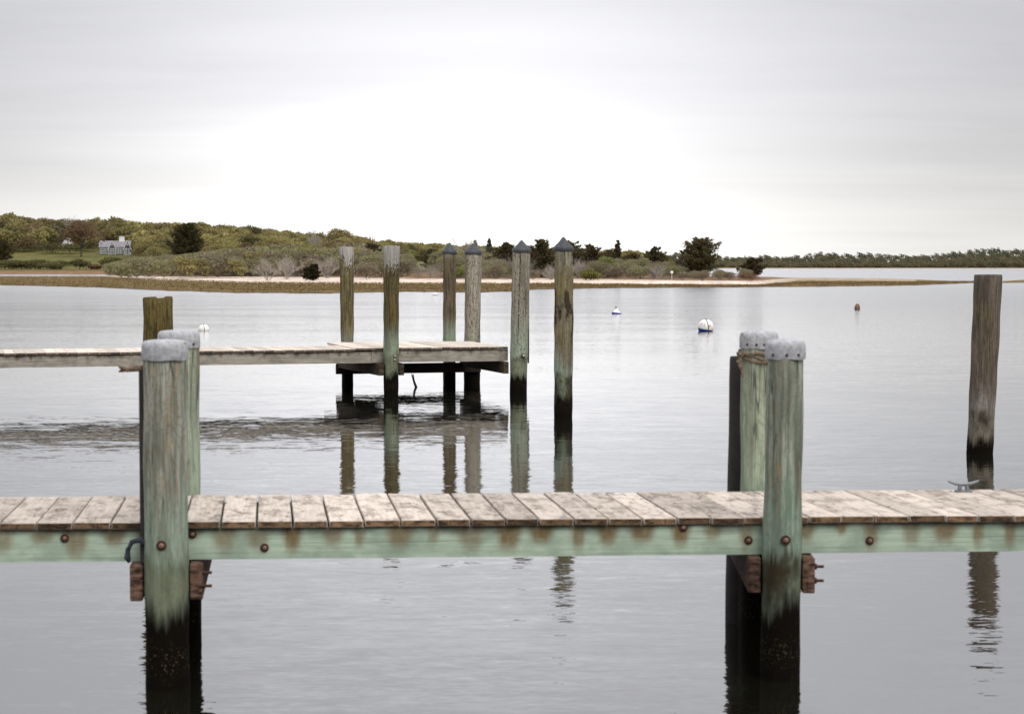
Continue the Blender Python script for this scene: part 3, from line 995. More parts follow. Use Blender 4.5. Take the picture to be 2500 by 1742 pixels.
for u, dd, kind, s_, row in rest:
    place_stuff(shrub_lo[kind], upos(u, dd), s_, R_.uniform(0, 6.28), parts, R_.uniform(.85, 1.15))
mid_lo = [crown_round(rng, 2.6, 0, 3.8, 260, .47, pal, 10) for pal in (SAGE, OLIVE, GREYB, PURPLE, BROWN, GREEN)]
d = 335.0
while d < 640:
    n = int(1400 / F * d / 4.6)
    for i in range(n):
        u = 270 + 1230 * (i + R_.random()) / n
        if 985 < u < 1082: continue
        if u < 345 and d > 500: continue
        if u > 1250 and d > 420: continue
        dd = d + R_.uniform(-3, 3)
        k = R_.choice([0, 1, 1, 2, 3, 4, 5] if d > 450 else [0, 0, 1, 2, 3, 2])
        s_ = R_.uniform(.75, 1.25) * (1.0 if d < 450 else 1.35) * (0.85 if u > 900 else 1.0)
        ycap = interp(u, [270, 330, 420, 500, 600, 700, 800, 900, 1100, 1500], [642, 628, 624, 614, 602, 594, 590, 590, 602, 622])
        zcap = H + (650 - ycap) * dd / F
        s_ = min(s_, max(.3, (zcap - ground_z(u, dd)) / 3.9))
        v, f, c = mid_lo[k]
        parts.append((v * np.array([s_, s_, s_]) + np.array(upos(u, dd)), f, c * R_.uniform(.8, 1.2)))
    d += 6.5
tag(link('scrub_thicket', joined('scrub_thicket', parts)), 'tangled scrub filling the ground between beach and wood', 'scrub', kind='stuff')

# marsh grass on the flat between water and sand
n = 60000
gu = rng.uniform(-260, 2440, n)
pts, keep = np.zeros((n, 3)), np.zeros(n, bool)
frac = rng.random(n)
for i in range(n):
    k, _ = column(round(gu[i] / 4) * 4.0)
    if gu[i] < 1900:
        dd = k[1][0] + 1.0 + (k[3][0] - k[1][0] - 1) * frac[i]
        if gu[i] <= 300: dd = k[1][0] + 1 + (k[3][0] - k[1][0]) * frac[i] ** 1.8
    else:
        dd = k[1][0] + 1.0 + (k[3][0] - k[1][0]) * .8 * frac[i]
    z = float(np.interp(dd, [a_[0] for a_ in k], [a_[1] for a_ in k]))
    if z > .03:
        keep[i] = True
        pts[i] = ((gu[i] - 1250) / F * dd, dd, z)
clump = np.sin(pts[:, 0] * .9 + 2 * np.sin(pts[:, 1] * .35)) + rng.normal(size=n) * .8
keep &= clump > -.2
pts = pts[keep]
n = len(pts)
hgt = rng.uniform(.06, .2, n)
ln = rng.normal(size=(n, 2)) * .10
wv = rng.uniform(.05, .12, n)
th = rng.uniform(0, np.pi, n)
dx = np.stack([np.cos(th) * wv, np.sin(th) * wv * .5], 1)
v = np.zeros((n, 3, 3))
v[:, 0] = pts; v[:, 0, :2] -= dx; v[:, 0, 2] -= .03
v[:, 1] = pts; v[:, 1, :2] += dx; v[:, 1, 2] -= .03
v[:, 2] = pts; v[:, 2, :2] += ln; v[:, 2, 2] += hgt
tag(link('marsh_grass', np_mesh('marsh_grass', v.reshape(-1, 3), np.arange(n * 3).reshape(n, 3), M['foliage'],
         colours(n, rng, [(0.19, 0.135, 0.05), (0.23, 0.165, 0.06), (0.15, 0.10, 0.045), (0.17, 0.14, 0.045), (0.13, 0.085, 0.045)], 3))),
    'brown-olive salt marsh grass along the water edge', 'marsh grass', kind='stuff')


# single trees and bushes one can pick out
def thing_tree(name, label, cat, u, d, crown, segs, bark='bark', crown_name='crown', sink=0.0):
    p = upos(u, d) - Vector((0, 0, sink))
    r = empty(name, p)
    tag(r, label, cat)
    if crown is not None:
        link(crown_name, mesh_of(crown_name, crown), r, p)
    if segs is not None:
        v, f = sticks(segs) if isinstance(segs, list) else segs
        link('trunk' if crown is not None else 'branches', np_mesh('trunk', v, f, M[bark]), r, p)
    return r


CED = [  # u, d, height, width, label, options
    (1703, 285, 5.6, 6.0, 'largest dark cedar, broad and ragged, near the tip of the sand spit', dict(n_br=150, ragged=.45, spire=.6, lean=.4, low=.0, plate=.75)),
    (1835, 288, 2.7, 3.6, 'small dark cedar standing alone at the tip of the spit', dict(n_br=55, spire=.8, lean=.2)),
    (1597, 302, 4.6, 4.4, 'pointed cedar left of the largest cedar', dict(n_br=60, spire=.95, lean=.1, ragged=.5)),
    (1508, 305, 5.6, 3.0, 'thin straggling cedar with a forked bare tip behind the bright green bush', dict(n_br=40, spire=1.3, ragged=.6)),
    (1545, 312, 3.6, 3.6, 'low reddish-brown cedar between two pointed cedars', dict(n_br=45, spire=.8, pal=[(0.10, .06, .03), (.08, .06, .025), (.12, .08, .04)])),
    (1452, 306, 4.7, 6.4, 'wind-bent dark cedar right of the free-standing capped pile', dict(n_br=60, spire=.75, lean=-.5, ragged=.7, plate=.5)),
    (1396, 308, 5.3, 5.6, 'dark cedar behind the free-standing capped pile', dict(n_br=60, spire=.7, ragged=.5)),
    (1322, 304, 6.0, 5.4, 'tall dark cedar between the last two capped piles', dict(n_br=90, spire=.75, ragged=.5)),
    (1236, 312, 5.2, 5.6, 'dark cedar left of the platform corner pile', dict(n_br=75, spire=.9)),
    (1273, 318, 4.6, 5.6, 'lower cedar behind the platform corner pile', dict(n_br=60, spire=.8)),
    (757, 292, 2.5, 2.6, 'small black-green cedar leaning right on the beach edge', dict(n_br=45, lean=.7, spire=.7, pal=[(.03, .03, .012), (.045, .04, .016)])),
    (908, 430, 5.6, 6.0, 'dark spreading cedar behind the mossy platform pile', dict(n_br=70, spire=.6, leaf=.34, ragged=.5)),
    (1055, 400, 4.4, 5.0, 'olive-dark cedar left of the thin capped pile', dict(n_br=60, spire=.8, leaf=.32)),
    (1195, 425, 6.9, 2.2, 'slim blue-green spruce spire above the thicket', dict(n_br=60, spire=1.0, leaf=.34, pal=[(.085, .095, .07), (.10, .11, .075)])),
    (1160, 428, 6.6, 2.4, 'slim dark spruce left of the blue-green spire', dict(n_br=55, spire=1.0, leaf=.34)),
    (456, 705, 13.2, 11.5, 'big dark evergreen standing over the shrubs right of the grey house', dict(n_br=150, spire=.45, leaf=.5, ragged=.28, low=.02, pal=[(.05, .042, .018), (.065, .052, .022), (.042, .036, .016)])),
    (3, 745, 9.0, 9.0, 'dark evergreen at the left edge of the lawn', dict(n_br=80, spire=.5, leaf=.55)),
]
for i, (u, d, h, w, lab, opt) in enumerate(CED):
    cr, st = cedar_parts(np.random.default_rng(100 + i), h, w, **opt)
    thing_tree('evergreen_tree' if 'evergreen' in lab else ('spruce_tree' if 'spruce' in lab else 'cedar_tree'), lab, 'tree', u, d, cr, st, sink=.1)

rt = np.random.default_rng(77)
thing_tree('broad_tree', 'broad russet-brown tree shading the left end of the grey house', 'tree', 200, 806,
           crown_round(rt, 8.8, 1.6, 14.6, 4200, .55, [(.16, .095, .055), (.135, .09, .055), (.185, .115, .068), (.15, .12, .055)], 26), trunk_sticks(rt, 13, .45, 8, 4, 12))
thing_tree('broad_tree', 'rounded yellow-green tree rising highest on the middle skyline', 'tree', 826, 800,
           crown_round(rt, 6.4, 3.0, 13.2, 3000, .5, YELLOW, 20), trunk_sticks(rt, 12, .35, 6, 4, 9))
thing_tree('bare_tree', 'leafless grey tree on the skyline left of the rounded yellow-green tree', 'tree', 768, 705, None,
           bare_twigs(rt, 11.0, .62, .10, 11, 4, 3, 3.5), 'twig')
thing_tree('bare_tree', 'tall leafless tree rising behind the broad russet tree', 'tree', 172, 890, None,
           bare_twigs(rt, 12.5, .7, .11, 11, 4, 3, 4.0), 'twig')
thing_tree('bare_tree', 'leafless small tree behind the two middle capped piles', 'tree', 1140, 420, None,
           bare_twigs(rt, 7.6, .75, .05, 9, 4, 3, 1.6), 'twig')
for u, d, R, h, pal, lab in (
        (1482, 292, 1.75, 3.0, GREEN, 'bright green rounded bush in the spit thicket'),
        (1438, 280, 1.5, 1.6, [(.19, .18, .05), (.16, .15, .045)], 'low yellow-green bush at the foot of the thicket'),
        (895, 300, 2.3, 2.5, PURPLE, 'purplish rounded bush mound between the two bare-topped piles'),
        (1105, 300, 2.0, 1.5, GREEN, 'low fresh green bush behind the thin capped pile'),
        (352, 800, 5.2, 6.4, [(.07, .055, .03), (.09, .065, .035), (.06, .055, .025)], 'dark brown bush against the right end of the house'),
        (392, 785, 5.0, 5.6, [(.06, .055, .025), (.08, .06, .03)], 'dark bush between the house bush and the big evergreen'),
        (40, 690, 4.5, 3.0, DARKG, 'dark hedge bush at the left end below the lawn'),
        (95, 692, 5.0, 3.2, DARKG, 'dark hedge bush second from the left below the lawn'),
        (150, 690, 4.6, 2.8, DARKG, 'dark hedge bush third from the left below the lawn'),
        (195, 688, 4.0, 3.6, DARKG, 'taller pointed hedge bush in the row below the lawn'),
        (238, 690, 3.0, 1.6, REDSH, 'low red-brown bush right of the dark hedge'),
        (275, 686, 4.4, 3.8, [(.12, .12, .035), (.09, .09, .03), (.07, .07, .025)], 'rounded green bush on the bank right of the red-brown bush'),
        (172, 836, 5.0, 4.2, DARKG, 'dark bush below the half hidden pale house'),
        (68, 688, 5.5, 3.0, DARKG, 'dark hedge bush between the first two bushes below the lawn'),
        (125, 687, 5.5, 2.6, DARKG, 'low dark hedge bush in the middle of the row below the lawn'),
        (12, 688, 5.5, 3.2, DARKG, 'dark hedge bush cut by the left picture edge below the lawn'),
        (130, 838, 6.0, 5.0, DARKG, 'dark bush mass behind the lawn left of the broad russet tree'),
        (60, 845, 6.5, 6.5, BROWN, 'brown bush at the back left corner of the lawn')):
    rs = np.random.default_rng(int(u))
    thing_tree('bush', lab, 'bush', u, d, crown_round(rs, R, -.2, h, 1500 if d < 400 else 1100, .22 if d < 400 else .5, pal, 14),
               trunk_sticks(rs, h, .05 if d < 400 else .12, R * .7, .3, 9), crown_name='foliage')
for u, d, h, lab in ((1418, 292, 3.3, 'silver-grey leafless bush right of the free-standing capped pile'),
                     (1345, 288, 2.4, 'grey leafless bush between the last two capped piles'),
                     (655, 300, 3.6, 'grey leafless bush above the middle of the beach'),
                     (700, 318, 4.2, 'pale tangled leafless bush left of the small leaning cedar'),
                     (800, 322, 4.2, 'pale tangled leafless bush left of the pale-topped pile')):
    rs = np.random.default_rng(int(u) + 5)
    r = thing_tree('bare_bush', lab, 'bush', u, d, None, bare_twigs(rs, h, .85, .035, 15, 3, 4), 'twig')


# ------------------------------------------------------------------ houses on the hill
def house(loc, rz):
    r = empty('grey_house', loc, rz)
    tag(r, 'grey shingled cottage with two steep front gables and a white chimney on the lawn', 'house')
    Mw = Matrix.Translation(loc) @ Matrix.Rotation(rz, 4, 'Z')

    def part(name, fn, mat, parent=r, bevel=0.0):
        b_ = MB((0, 0, 0))
        fn(b_)
        me_ = b_.mesh(name, mat, bevel=bevel)
        o = bpy.data.objects.new(name, me_)
        C.objects.link(o)
        o.parent = parent
        return o

    def gable_prism(b_, x0, x1, y0, y1, z0, z1, axis):
        """roof slab pair with thickness; ridge along axis"""
        t_ = .22
        ov = .3
        if axis == 'x':
            ym = (y0 + y1) / 2
            for ya, yb in ((y0 - ov, ym), (y1 + ov, ym)):
                zs = z0 - (z1 - z0) * ov / (ym - y0)
                b_.add([(x0 - ov, ya, zs), (x1 + ov, ya, zs), (x1 + ov, yb, z1), (x0 - ov, yb, z1),
                        (x0 - ov, ya, zs + t_), (x1 + ov, ya, zs + t_), (x1 + ov, yb, z1 + t_), (x0 - ov, yb, z1 + t_)],
                       [(0, 1, 2, 3), (7, 6, 5, 4), (0, 4, 5, 1), (1, 5, 6, 2), (2, 6, 7, 3), (3, 7, 4, 0)])
        else:
            xm = (x0 + x1) / 2
            for xa, xb in ((x0 - ov, xm), (x1 + ov, xm)):
                zs = z0 - (z1 - z0) * ov / (xm - x0)
                b_.add([(xa, y0 - ov, zs), (xa, y1, zs), (xb, y1, z1), (xb, y0 - ov, z1),
                        (xa, y0 - ov, zs + t_), (xa, y1, zs + t_), (xb, y1, z1 + t_), (xb, y0 - ov, z1 + t_)],
                       [(0, 1, 2, 3), (7, 6, 5, 4), (0, 4, 5, 1), (1, 5, 6, 2), (2, 6, 7, 3), (3, 7, 4, 0)])

    def wall_gable(b_, x0, x1, y0, y1, z0, z1, zt, axis):
        if axis == 'y':
            xm = (x0 + x1) / 2
            vs = [(x0, y0, z0), (x1, y0, z0), (x1, y0, z1), (xm, y0, zt), (x0, y0, z1)]
            vs += [(x_, y1, z_) for x_, _, z_ in vs]
        else:
            ym = (y0 + y1) / 2
            vs = [(x0, y0, z0), (x0, y1, z0), (x0, y1, z1), (x0, ym, zt), (x0, y0, z1)]
            vs += [(x1, y_, z_) for _, y_, z_ in vs]
        b_.add(vs, [(0, 1, 2, 3, 4), (9, 8, 7, 6, 5), (0, 5, 6, 1), (1, 6, 7, 2), (2, 7, 8, 3), (3, 8, 9, 4), (4, 9, 5, 0)])
    wl = part('wall', lambda b_: wall_gable(b_, -8.0, 4.6, 0, 7.0, -.6, 2.9, 5.4, 'x'), M['shingle'])
    part('front_gable', lambda b_: wall_gable(b_, -4.2, -1.4, -.9, 2.8, -.6, 2.3, 5.2, 'y'), M['shingle'])
    part('front_gable', lambda b_: wall_gable(b_, 2.1, 4.9, -1.4, 2.8, -.6, 2.3, 5.4, 'y'), M['shingle'])
    rf = part('roof', lambda b_: gable_prism(b_, -8.0, 4.6, 0, 7.0, 2.9, 5.4, 'x'), M['roof'])
    part('gable_roof', lambda b_: gable_prism(b_, -4.2, -1.4, -.9, 3.4, 2.3, 5.2, 'y'), M['roof'])
    part('gable_roof', lambda b_: gable_prism(b_, 2.1, 4.9, -1.4, 3.4, 2.3, 5.4, 'y'), M['roof'])
    ch = part('chimney', lambda b_: (b_.box((1.0, 3.6, 6.0), (2.2, 1.3, 2.6)), b_.box((1.0, 3.6, 7.36), (2.5, 1.6, .18))), M['trim'], rf)
    for x0, x1, y0, zt in ((-4.2, -1.4, -.9, 5.2), (2.1, 4.9, -1.4, 5.4)):
        def barge(b_, x0=x0, x1=x1, y0=y0, zt=zt):
            xm = (x0 + x1) / 2
            for xa in (x0, x1):
                p0, p1 = Vector((xa + (.25 if xa > xm else -.25), y0 - .33, 1.85)), Vector((xm, y0 - .33, zt + .16))
                b_.tube([p0, p1], .12, 4)
        part('barge_board', barge, M['trim'])
        part('corner_board', lambda b_, x0=x0, y0=y0: b_.box((x0 + .06, y0 - .02, .9), (.2, .12, 2.9)), M['trim'])
        part('corner_board', lambda b_, x1=x1, y0=y0: b_.box((x1 - .06, y0 - .02, .9), (.2, .12, 2.9)), M['trim'])

    def window(x, y, z, w, h):
        o = part('window', lambda b_: (b_.box((x - w / 2, y, z), (.09, .12, h)), b_.box((x + w / 2, y, z), (.09, .12, h)),
                                       b_.box((x, y, z + h / 2), (w + .3, .12, .16)), b_.box((x, y, z - h / 2), (w + .3, .14, .16)), b_.box((x, y, z), (w, .08, .08))), M['trim'])
        part('pane', lambda b_: b_.box((x, y + .03, z), (w - .1, .03, h - .1)), M['glass'], o)
    for x in (-3.35, -2.25):
        window(x, -.95, 1.2, .55, 2.3)
    window(-2.8, -.95, 3.9, .4, .6)
    for x in (2.95, 4.05):
        window(x, -1.45, 1.1, .55, 2.4)
    window(3.5, -1.45, 4.0, .4, .7)
    for x in (-7.4, -6.2, -5.0):
        window(x, -.05, 1.3, .8, 2.1)
    for x in (-.75, .2, 1.2):
        window(x, -.05, 1.35, .75, 2.1)
    return r


hp = upos(292, 831)
house(hp + Vector((0, 0, .2)), math.radians(8))


def small_house(loc, rz):
    r = empty('white_house', loc, rz)
    tag(r, 'pale gabled house half hidden behind the broad russet tree', 'house')
    b_ = MB()
    b_.add([(-2.6, 0, -1), (2.6, 0, -1), (2.6, 0, 2.6), (0, 0, 6.4), (-2.6, 0, 2.6), (-2.6, 7, -1), (2.6, 7, -1), (2.6, 7, 2.6), (0, 7, 6.4), (-2.6, 7, 2.6)],
           [(0, 1, 2, 3, 4), (9, 8, 7, 6, 5), (0, 5, 6, 1), (1, 6, 7, 2), (2, 7, 8, 3), (3, 8, 9, 4), (4, 9, 5, 0)])
    o = bpy.data.objects.new('wall', b_.mesh('wall', M['trim']))
    C.objects.link(o); o.parent = r
    b_ = MB()
    for s_ in (-1, 1):
        b_.add([(s_ * 3.0, -.3, 2.1), (s_ * 3.0, 7.3, 2.1), (0, 7.3, 6.45), (0, -.3, 6.45), (s_ * 3.0, -.3, 2.35), (s_ * 3.0, 7.3, 2.35), (0, 7.3, 6.7), (0, -.3, 6.7)],
               [(0, 1, 2, 3), (7, 6, 5, 4), (0, 4, 5, 1), (1, 5, 6, 2), (2, 6, 7, 3), (3, 7, 4, 0)])
    o = bpy.data.objects.new('roof', b_.mesh('roof', M['roof']))
    C.objects.link(o); o.parent = r
    for x in (-1.0, 1.0):
        b_ = MB(); b_.box((x, -.04, 1.4), (.9, .06, 1.4))
        o = bpy.data.objects.new('window', b_.mesh('window', M['glass']))
        C.objects.link(o); o.parent = r


small_house(upos(169, 872) + Vector((0, 0, -.6)), math.radians(14))


# ------------------------------------------------------------------ dock building blocks
def pile(name, mat, px, py, d=None, at=None, ztop=2.0, dia_top=.25, dia_bot=None, lean=(0, 0), parent=None, seed=0, rough=.004, split=False, round_top=True):
    p = Vector((at.x, at.y, 0)) if at is not None else P(px, py, d=d)
    p.z = 0
    rd = random.Random(seed)
    seg = 32
    r1 = dia_top / 2
    r0 = (dia_bot or dia_top) / 2
    zs = [-1.4, -.3, 0, .15, .3, .45, .6, .8] + [.8 + (ztop - .8) * k / 12 for k in range(1, 12)] + [ztop - .02]
    ph = [rd.uniform(0, 6.28) for _ in range(8)]
    vs, fs = [], []

    def rad(th, z):
        w = rough * (math.sin(3 * th + ph[0] + z * .7) + .7 * math.sin(5 * th + ph[1] - z * 1.3) + .6 * math.sin(2 * th + z * 2.3 + ph[2])) + rough * .8 * math.sin(9 * z + ph[3] + 2 * th)
        w += rough * .5 * (rd.random() - .5)
        return w
    for z in zs + [ztop]:
        t = (z + 1.4) / (ztop + 1.4)
        R = r0 + (r1 - r0) * t
        for k in range(seg):
            th = 2 * math.pi * k / seg
            rr = R + rad(th, z)
            if z == ztop: rr *= .96
            zz = z
            if split and z > ztop - .05:
                zz = z + .012 * math.sin(th + 2.5) - (.022 if abs(((th - 5.1 + math.pi) % (2 * math.pi)) - math.pi) < .3 else 0)
            vs.append(Vector((lean[0] * z + rr * math.cos(th), lean[1] * z + rr * math.sin(th), zz)))
    n = len(zs) + 1
    for i in range(n - 1):
        for k in range(seg):
            k2 = (k + 1) % seg
            fs.append((i * seg + k, i * seg + k2, (i + 1) * seg + k2, (i + 1) * seg + k))
    vs.append(Vector((lean[0] * ztop, lean[1] * ztop, ztop + (-.03 if split else .004))))
    for k in range(seg):
        fs.append(((n - 1) * seg + k, (n - 1) * seg + (k + 1) % seg, len(vs) - 1))
    b_ = MB()
    b_.add(vs, fs)
    me_ = b_.mesh(name, mat, smooth=True)
    o = link(name, me_, parent, p)
    return o, p


def bolt(parent, pos, nrm, r=.026, head=.014, mats=('washer', 'bolt'), name='bolt'):
    """washer and domed head standing proud of a face"""
    nrm = Vector(nrm).normalized()
    b_ = MB(pos)
    b_.cur = 0
    b_.tube([pos - nrm * .01, pos + nrm * .006], r, 14)
    b_.cur = 1
    b_.tube([pos - nrm * .01, pos + nrm * .014, pos + nrm * .02], [head, head, head * .6], 8)
    return b_.build(name, [M[mats[0]], M[mats[1]]], parent)


def board(name, fl, fr, br, bl, T, mats, parent, rz, seed, bevel=.004):
    """a plank from four plan corners (top face), thickness T; local y runs along the plank"""
    rd = random.Random(seed)
    c = (fl + fr + br + bl) / 4
    Ri = Matrix.Rotation(-rz, 3, 'Z')
    q = [Ri @ (p - c) for p in (fl, fr, br, bl)]
    b_ = MB()
    ns = 4
    vs = []
    warp = rd.uniform(-.004, .004)
    for i in range(ns + 1):
        t = i / ns
        l = q[0].lerp(q[3], t); r_ = q[1].lerp(q[2], t)
        l = l + Vector((rd.uniform(-.0015, .0015), 0, warp * math.sin(t * 3.1) + rd.uniform(-.001, .001)))
        r_ = r_ + Vector((rd.uniform(-.0015, .0015), 0, -warp * math.sin(t * 2.2) + rd.uniform(-.001, .001)))
        vs += [l, r_, r_ - Vector((0, 0, T)), l - Vector((0, 0, T))]
    fs = []
    for i in range(ns):
        for k in range(4):
            k2 = (k + 1) % 4
            fs.append((i * 4 + k, i * 4 + k2, i * 4 + 4 + k2, i * 4 + 4 + k))
    fs += [(3, 2, 1, 0), tuple(ns * 4 + k for k in range(4))]
    b_.add(vs, fs)
    me_ = b_.mesh(name, mats, bevel=0)
    bm = bmesh.new(); bm.from_mesh(me_)
    ed = [e for e in bm.edges if e.is_manifold and e.calc_face_angle(0) > .6]
    bmesh.ops.bevel(bm, geom=ed, offset=bevel, segments=1, affect='EDGES', clamp_overlap=True)
    bmesh.ops.recalc_face_normals(bm, faces=bm.faces[:])
    for fc in bm.faces:
        fc.material_index = 1 if abs(fc.normal.y) > .8 else 0
    bm.to_mesh(me_); bm.free()
    return link(name, me_, parent, c, rz)


def stringer(name, a, b_, z0, z1, thick, mat, parent, drips, seed, top_shade=.045, wide=.075, maxlen=.19, low_grime=0.0):
    """long face timber from a to b (plan), front face towards the camera; drips = positions along it"""
    rd = random.Random(seed)
    L = (b_ - a).length
    ux = (b_ - a).normalized()
    nn = Vector((-ux.y, ux.x, 0))
    nx, nz = max(2, int(L / .022)), 16
    drip = [(s_ + rd.uniform(-.03, .03), wide * rd.uniform(.55, 1.4), maxlen * rd.uniform(.45, 1.15), rd.uniform(.6, 1.0)) for s_ in drips]
    c = (a + b_) / 2
    rz = math.atan2(ux.y, ux.x)
    vs, ts = [], []
    sag = [0.004 * math.sin(i * .02 + seed) for i in range(nx + 1)]
    for i in range(nx + 1):
        x = L * i / nx
        for j in range(nz + 1):
            z = z0 + (z1 - z0) * j / nz
            dep = z1 - z
            st = 0.0
            for s_, w_, l_, k_ in drip:
                q = abs(x - s_) / (w_ * max(.25, 1 - .55 * dep / l_))
                if q < 1.6:
                    st = max(st, k_ * max(0, min(1, (1.25 - q) / .7)) * max(0, min(1, (l_ - dep) / (l_ * .55) + .1)))
            gr = max(0, 1 - dep / (top_shade * (1 + .5 * math.sin(x * 7 + seed) + .3 * math.sin(x * 23)))) * .85  # shade of the plank overhang, painted along the top edge
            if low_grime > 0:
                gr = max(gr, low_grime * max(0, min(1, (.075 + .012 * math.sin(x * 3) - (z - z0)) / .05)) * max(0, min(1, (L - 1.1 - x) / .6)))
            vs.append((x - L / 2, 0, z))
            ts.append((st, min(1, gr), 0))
    nf0 = len(vs)
    fs = [(i * (nz + 1) + j, (i + 1) * (nz + 1) + j, (i + 1) * (nz + 1) + j + 1, i * (nz + 1) + j + 1) for i in range(nx) for j in range(nz)]
    # back, top, bottom and ends
    for x, z in ((-L / 2, z0), (L / 2, z0), (L / 2, z1), (-L / 2, z1)):
        vs.append((x, thick, z)); ts.append((0, .3, 0))
    f0 = [(-L / 2, 0, z0), (L / 2, 0, z0), (L / 2, 0, z1), (-L / 2, 0, z1)]
    for p in f0:
        vs.append(p); ts.append((0, .3, 0))
    B, A_ = nf0, nf0 + 4
    fs += [(B, B + 3, B + 2, B + 1), (A_ + 3, A_ + 2, B + 2, B + 3), (A_, B, B + 1, A_ + 1), (A_, A_ + 3, B + 3, B), (A_ + 1, B + 1, B + 2, A_ + 2)]
    me_ = np_mesh(name, np.array(vs, float), np.array(fs), mat, np.array(ts, float))
    return link(name, me_, parent, Vector((c.x, c.y, 0)), rz)


# ------------------------------------------------------------------ near dock
DZ = 0.975
near = empty('near_dock', (0, 12.6, 0))
tag(near, 'near timber dock of weathered planks on green stringers and grey-capped piles', 'dock')
fy = lambda x: 1276 - 20 * x / 2500
A1, B1 = P(0, fy(0), z=DZ), P(2500, fy(2500), z=DZ)
A2, B2 = P(0, 1212, z=DZ), P(2500, 1193, z=DZ)
nu_ = (B1 - A1).normalized()
wd = Vector((-600 / F, 1, 0)).normalized()
RZN = math.atan2(wd.y, wd.x) - math.pi / 2
JX = [88, 178, 269, 359, 449, 539, 627, 715, 802, 889, 979, 1065, 1150, 1234, 1316, 1402, 1486, 1570, 1654, 1737, 1819, 1898, 1975, 2054, 2136, 2220, 2308, 2388, 2475]
JX = [88 - 90.5 * k for k in range(12, 0, -1)] + JX + [2475 + 83 * k for k in range(1, 13)]
b2n = (B2 - A2).normalized()


def back_hit(F0):
    # along wd from F0 to the back edge line
    den = wd.x * b2n.y - wd.y * b2n.x
    t = ((A2.x - F0.x) * b2n.y - (A2.y - F0.y) * b2n.x) / den
    return F0 + wd * t


for i in range(len(JX) - 1):
    rd = random.Random(i * 7 + 1)
    gap = .0065 if 200 < JX[i] < 1700 else .004
    f0, f1 = P(JX[i], fy(JX[i]), z=DZ), P(JX[i + 1], fy(JX[i + 1]), z=DZ)
    ux = (f1 - f0).normalized()
    fl, fr = f0 + ux * gap, f1 - ux * gap
    bl, br = back_hit(fl), back_hit(fr)
    j = rd.uniform(-.012, .012)
    dz = Vector((0, 0, rd.uniform(-.003, .003)))
    jb = rd.uniform(-.015, .015)
    board('plank', fl + wd * j + dz, fr + wd * j + dz, br + wd * jb + dz, bl + wd * jb + dz, .042, [M['deck'], M['deck_end']], near, RZN, i)
# front stringers: two runs meeting behind the left pile, one beyond the right pile
SX = lambda px: (P(px, fy(px), z=DZ) + wd * .022)
ztop, zbot = DZ - .045, DZ - .235


def near_stringer(p0, p1, off, z0, z1, seed, low=0.0):
    a, b_ = SX(p0) + wd * off, SX(p1) + wd * off
    a.z = b_.z = 0
    L = (b_ - a).length
    dr = [(Vector((SX(x).x, SX(x).y, 0)) + wd * off - a).length for x in JX if p0 < x < p1]
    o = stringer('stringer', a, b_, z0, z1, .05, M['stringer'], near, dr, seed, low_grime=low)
    return o, a, b_


s1, *_ = near_stringer(-900, 420, .004, DZ - .24, ztop, 1, .8)
s2, *_ = near_stringer(421, 1905, 0, DZ - .232, ztop, 2)
s3, *_ = near_stringer(1906, 3400, .004, DZ - .228, ztop, 3)
# rear stringer and a middle one
for off, sd_ in ((-.06, 5),):
    a, b_ = back_hit(P(-900, fy(-900), z=DZ)) + wd * off, back_hit(P(3400, fy(3400), z=DZ)) + wd * off
    a.z = b_.z = 0
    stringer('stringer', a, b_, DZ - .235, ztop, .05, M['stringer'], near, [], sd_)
a, b_ = (SX(-900) + wd * .75), (SX(3400) + wd * .75)
a.z = b_.z = 0
stringer('stringer', a, b_, DZ - .235, ztop, .05, M['stringer'], near, [], 6)
fn = Vector((wd.x * -1, wd.y * -1, 0))


def stringer_bolt(px, py, o, off=0.0):
    # find the depth of the front face under this pixel
    a = SX(0) + wd * off
    p = plan_hit(px, py, Vector((a.x, a.y, 0)), Vector((nu_.x, nu_.y, 0)))
    z = P(px, py, d=p.y).z
    bolt(o, Vector((p.x, p.y, z)), fn)


stringer_bolt(158, 1313, s1, .004)
stringer_bolt(646, 1336, s2)
stringer_bolt(470, 1303, s2)
stringer_bolt(1668, 1287, s2); stringer_bolt(1827, 1318, s2)
stringer_bolt(2123, 1319, s3, .004)


def sheet_cap(parent, p, r, ztop_, lean=(0, 0), seed=0, nails=(), hgt=.105):
    rd = random.Random(seed)
    b_ = MB((p.x + lean[0] * ztop_, p.y + lean[1] * ztop_, ztop_))
    c = b_.o.copy()
    prof = [(r + .010, -hgt), (r + .0115, -hgt + .004), (r + .011, -.035), (r + .0085, -.016), (r + .003, -.001), (r - .008, .008), (r - .03, .013), (r * .4, .017), (.004, .018)]
    b_.lathe(c, prof, 36)
    # hammered edges
    for i, v in enumerate(b_.v):
        th = math.atan2(v[1], v[0])
        k = 1 + .005 * math.sin(7 * th + seed) + .004 * math.sin(13 * th + 2 * seed) + rd.uniform(-.004, .004)
        dz = .003 * math.sin(5 * th + seed) if v[2] < -.08 else 0
        b_.v[i] = (v[0] * k, v[1] * k, v[2] + dz)
    o = b_.build('cap', M['cap_grey'], parent, smooth=True)
    for a_ in nails:
        n_ = Vector((math.sin(a_), -math.cos(a_), 0))
        q = c + n_ * (r + .013) + Vector((0, 0, -hgt * .72))
        k = MB(q)
        k.tube([q - n_ * .01, q + n_ * .004], .0085, 8)
        k.build('nail', M['washer'], o)
    return o


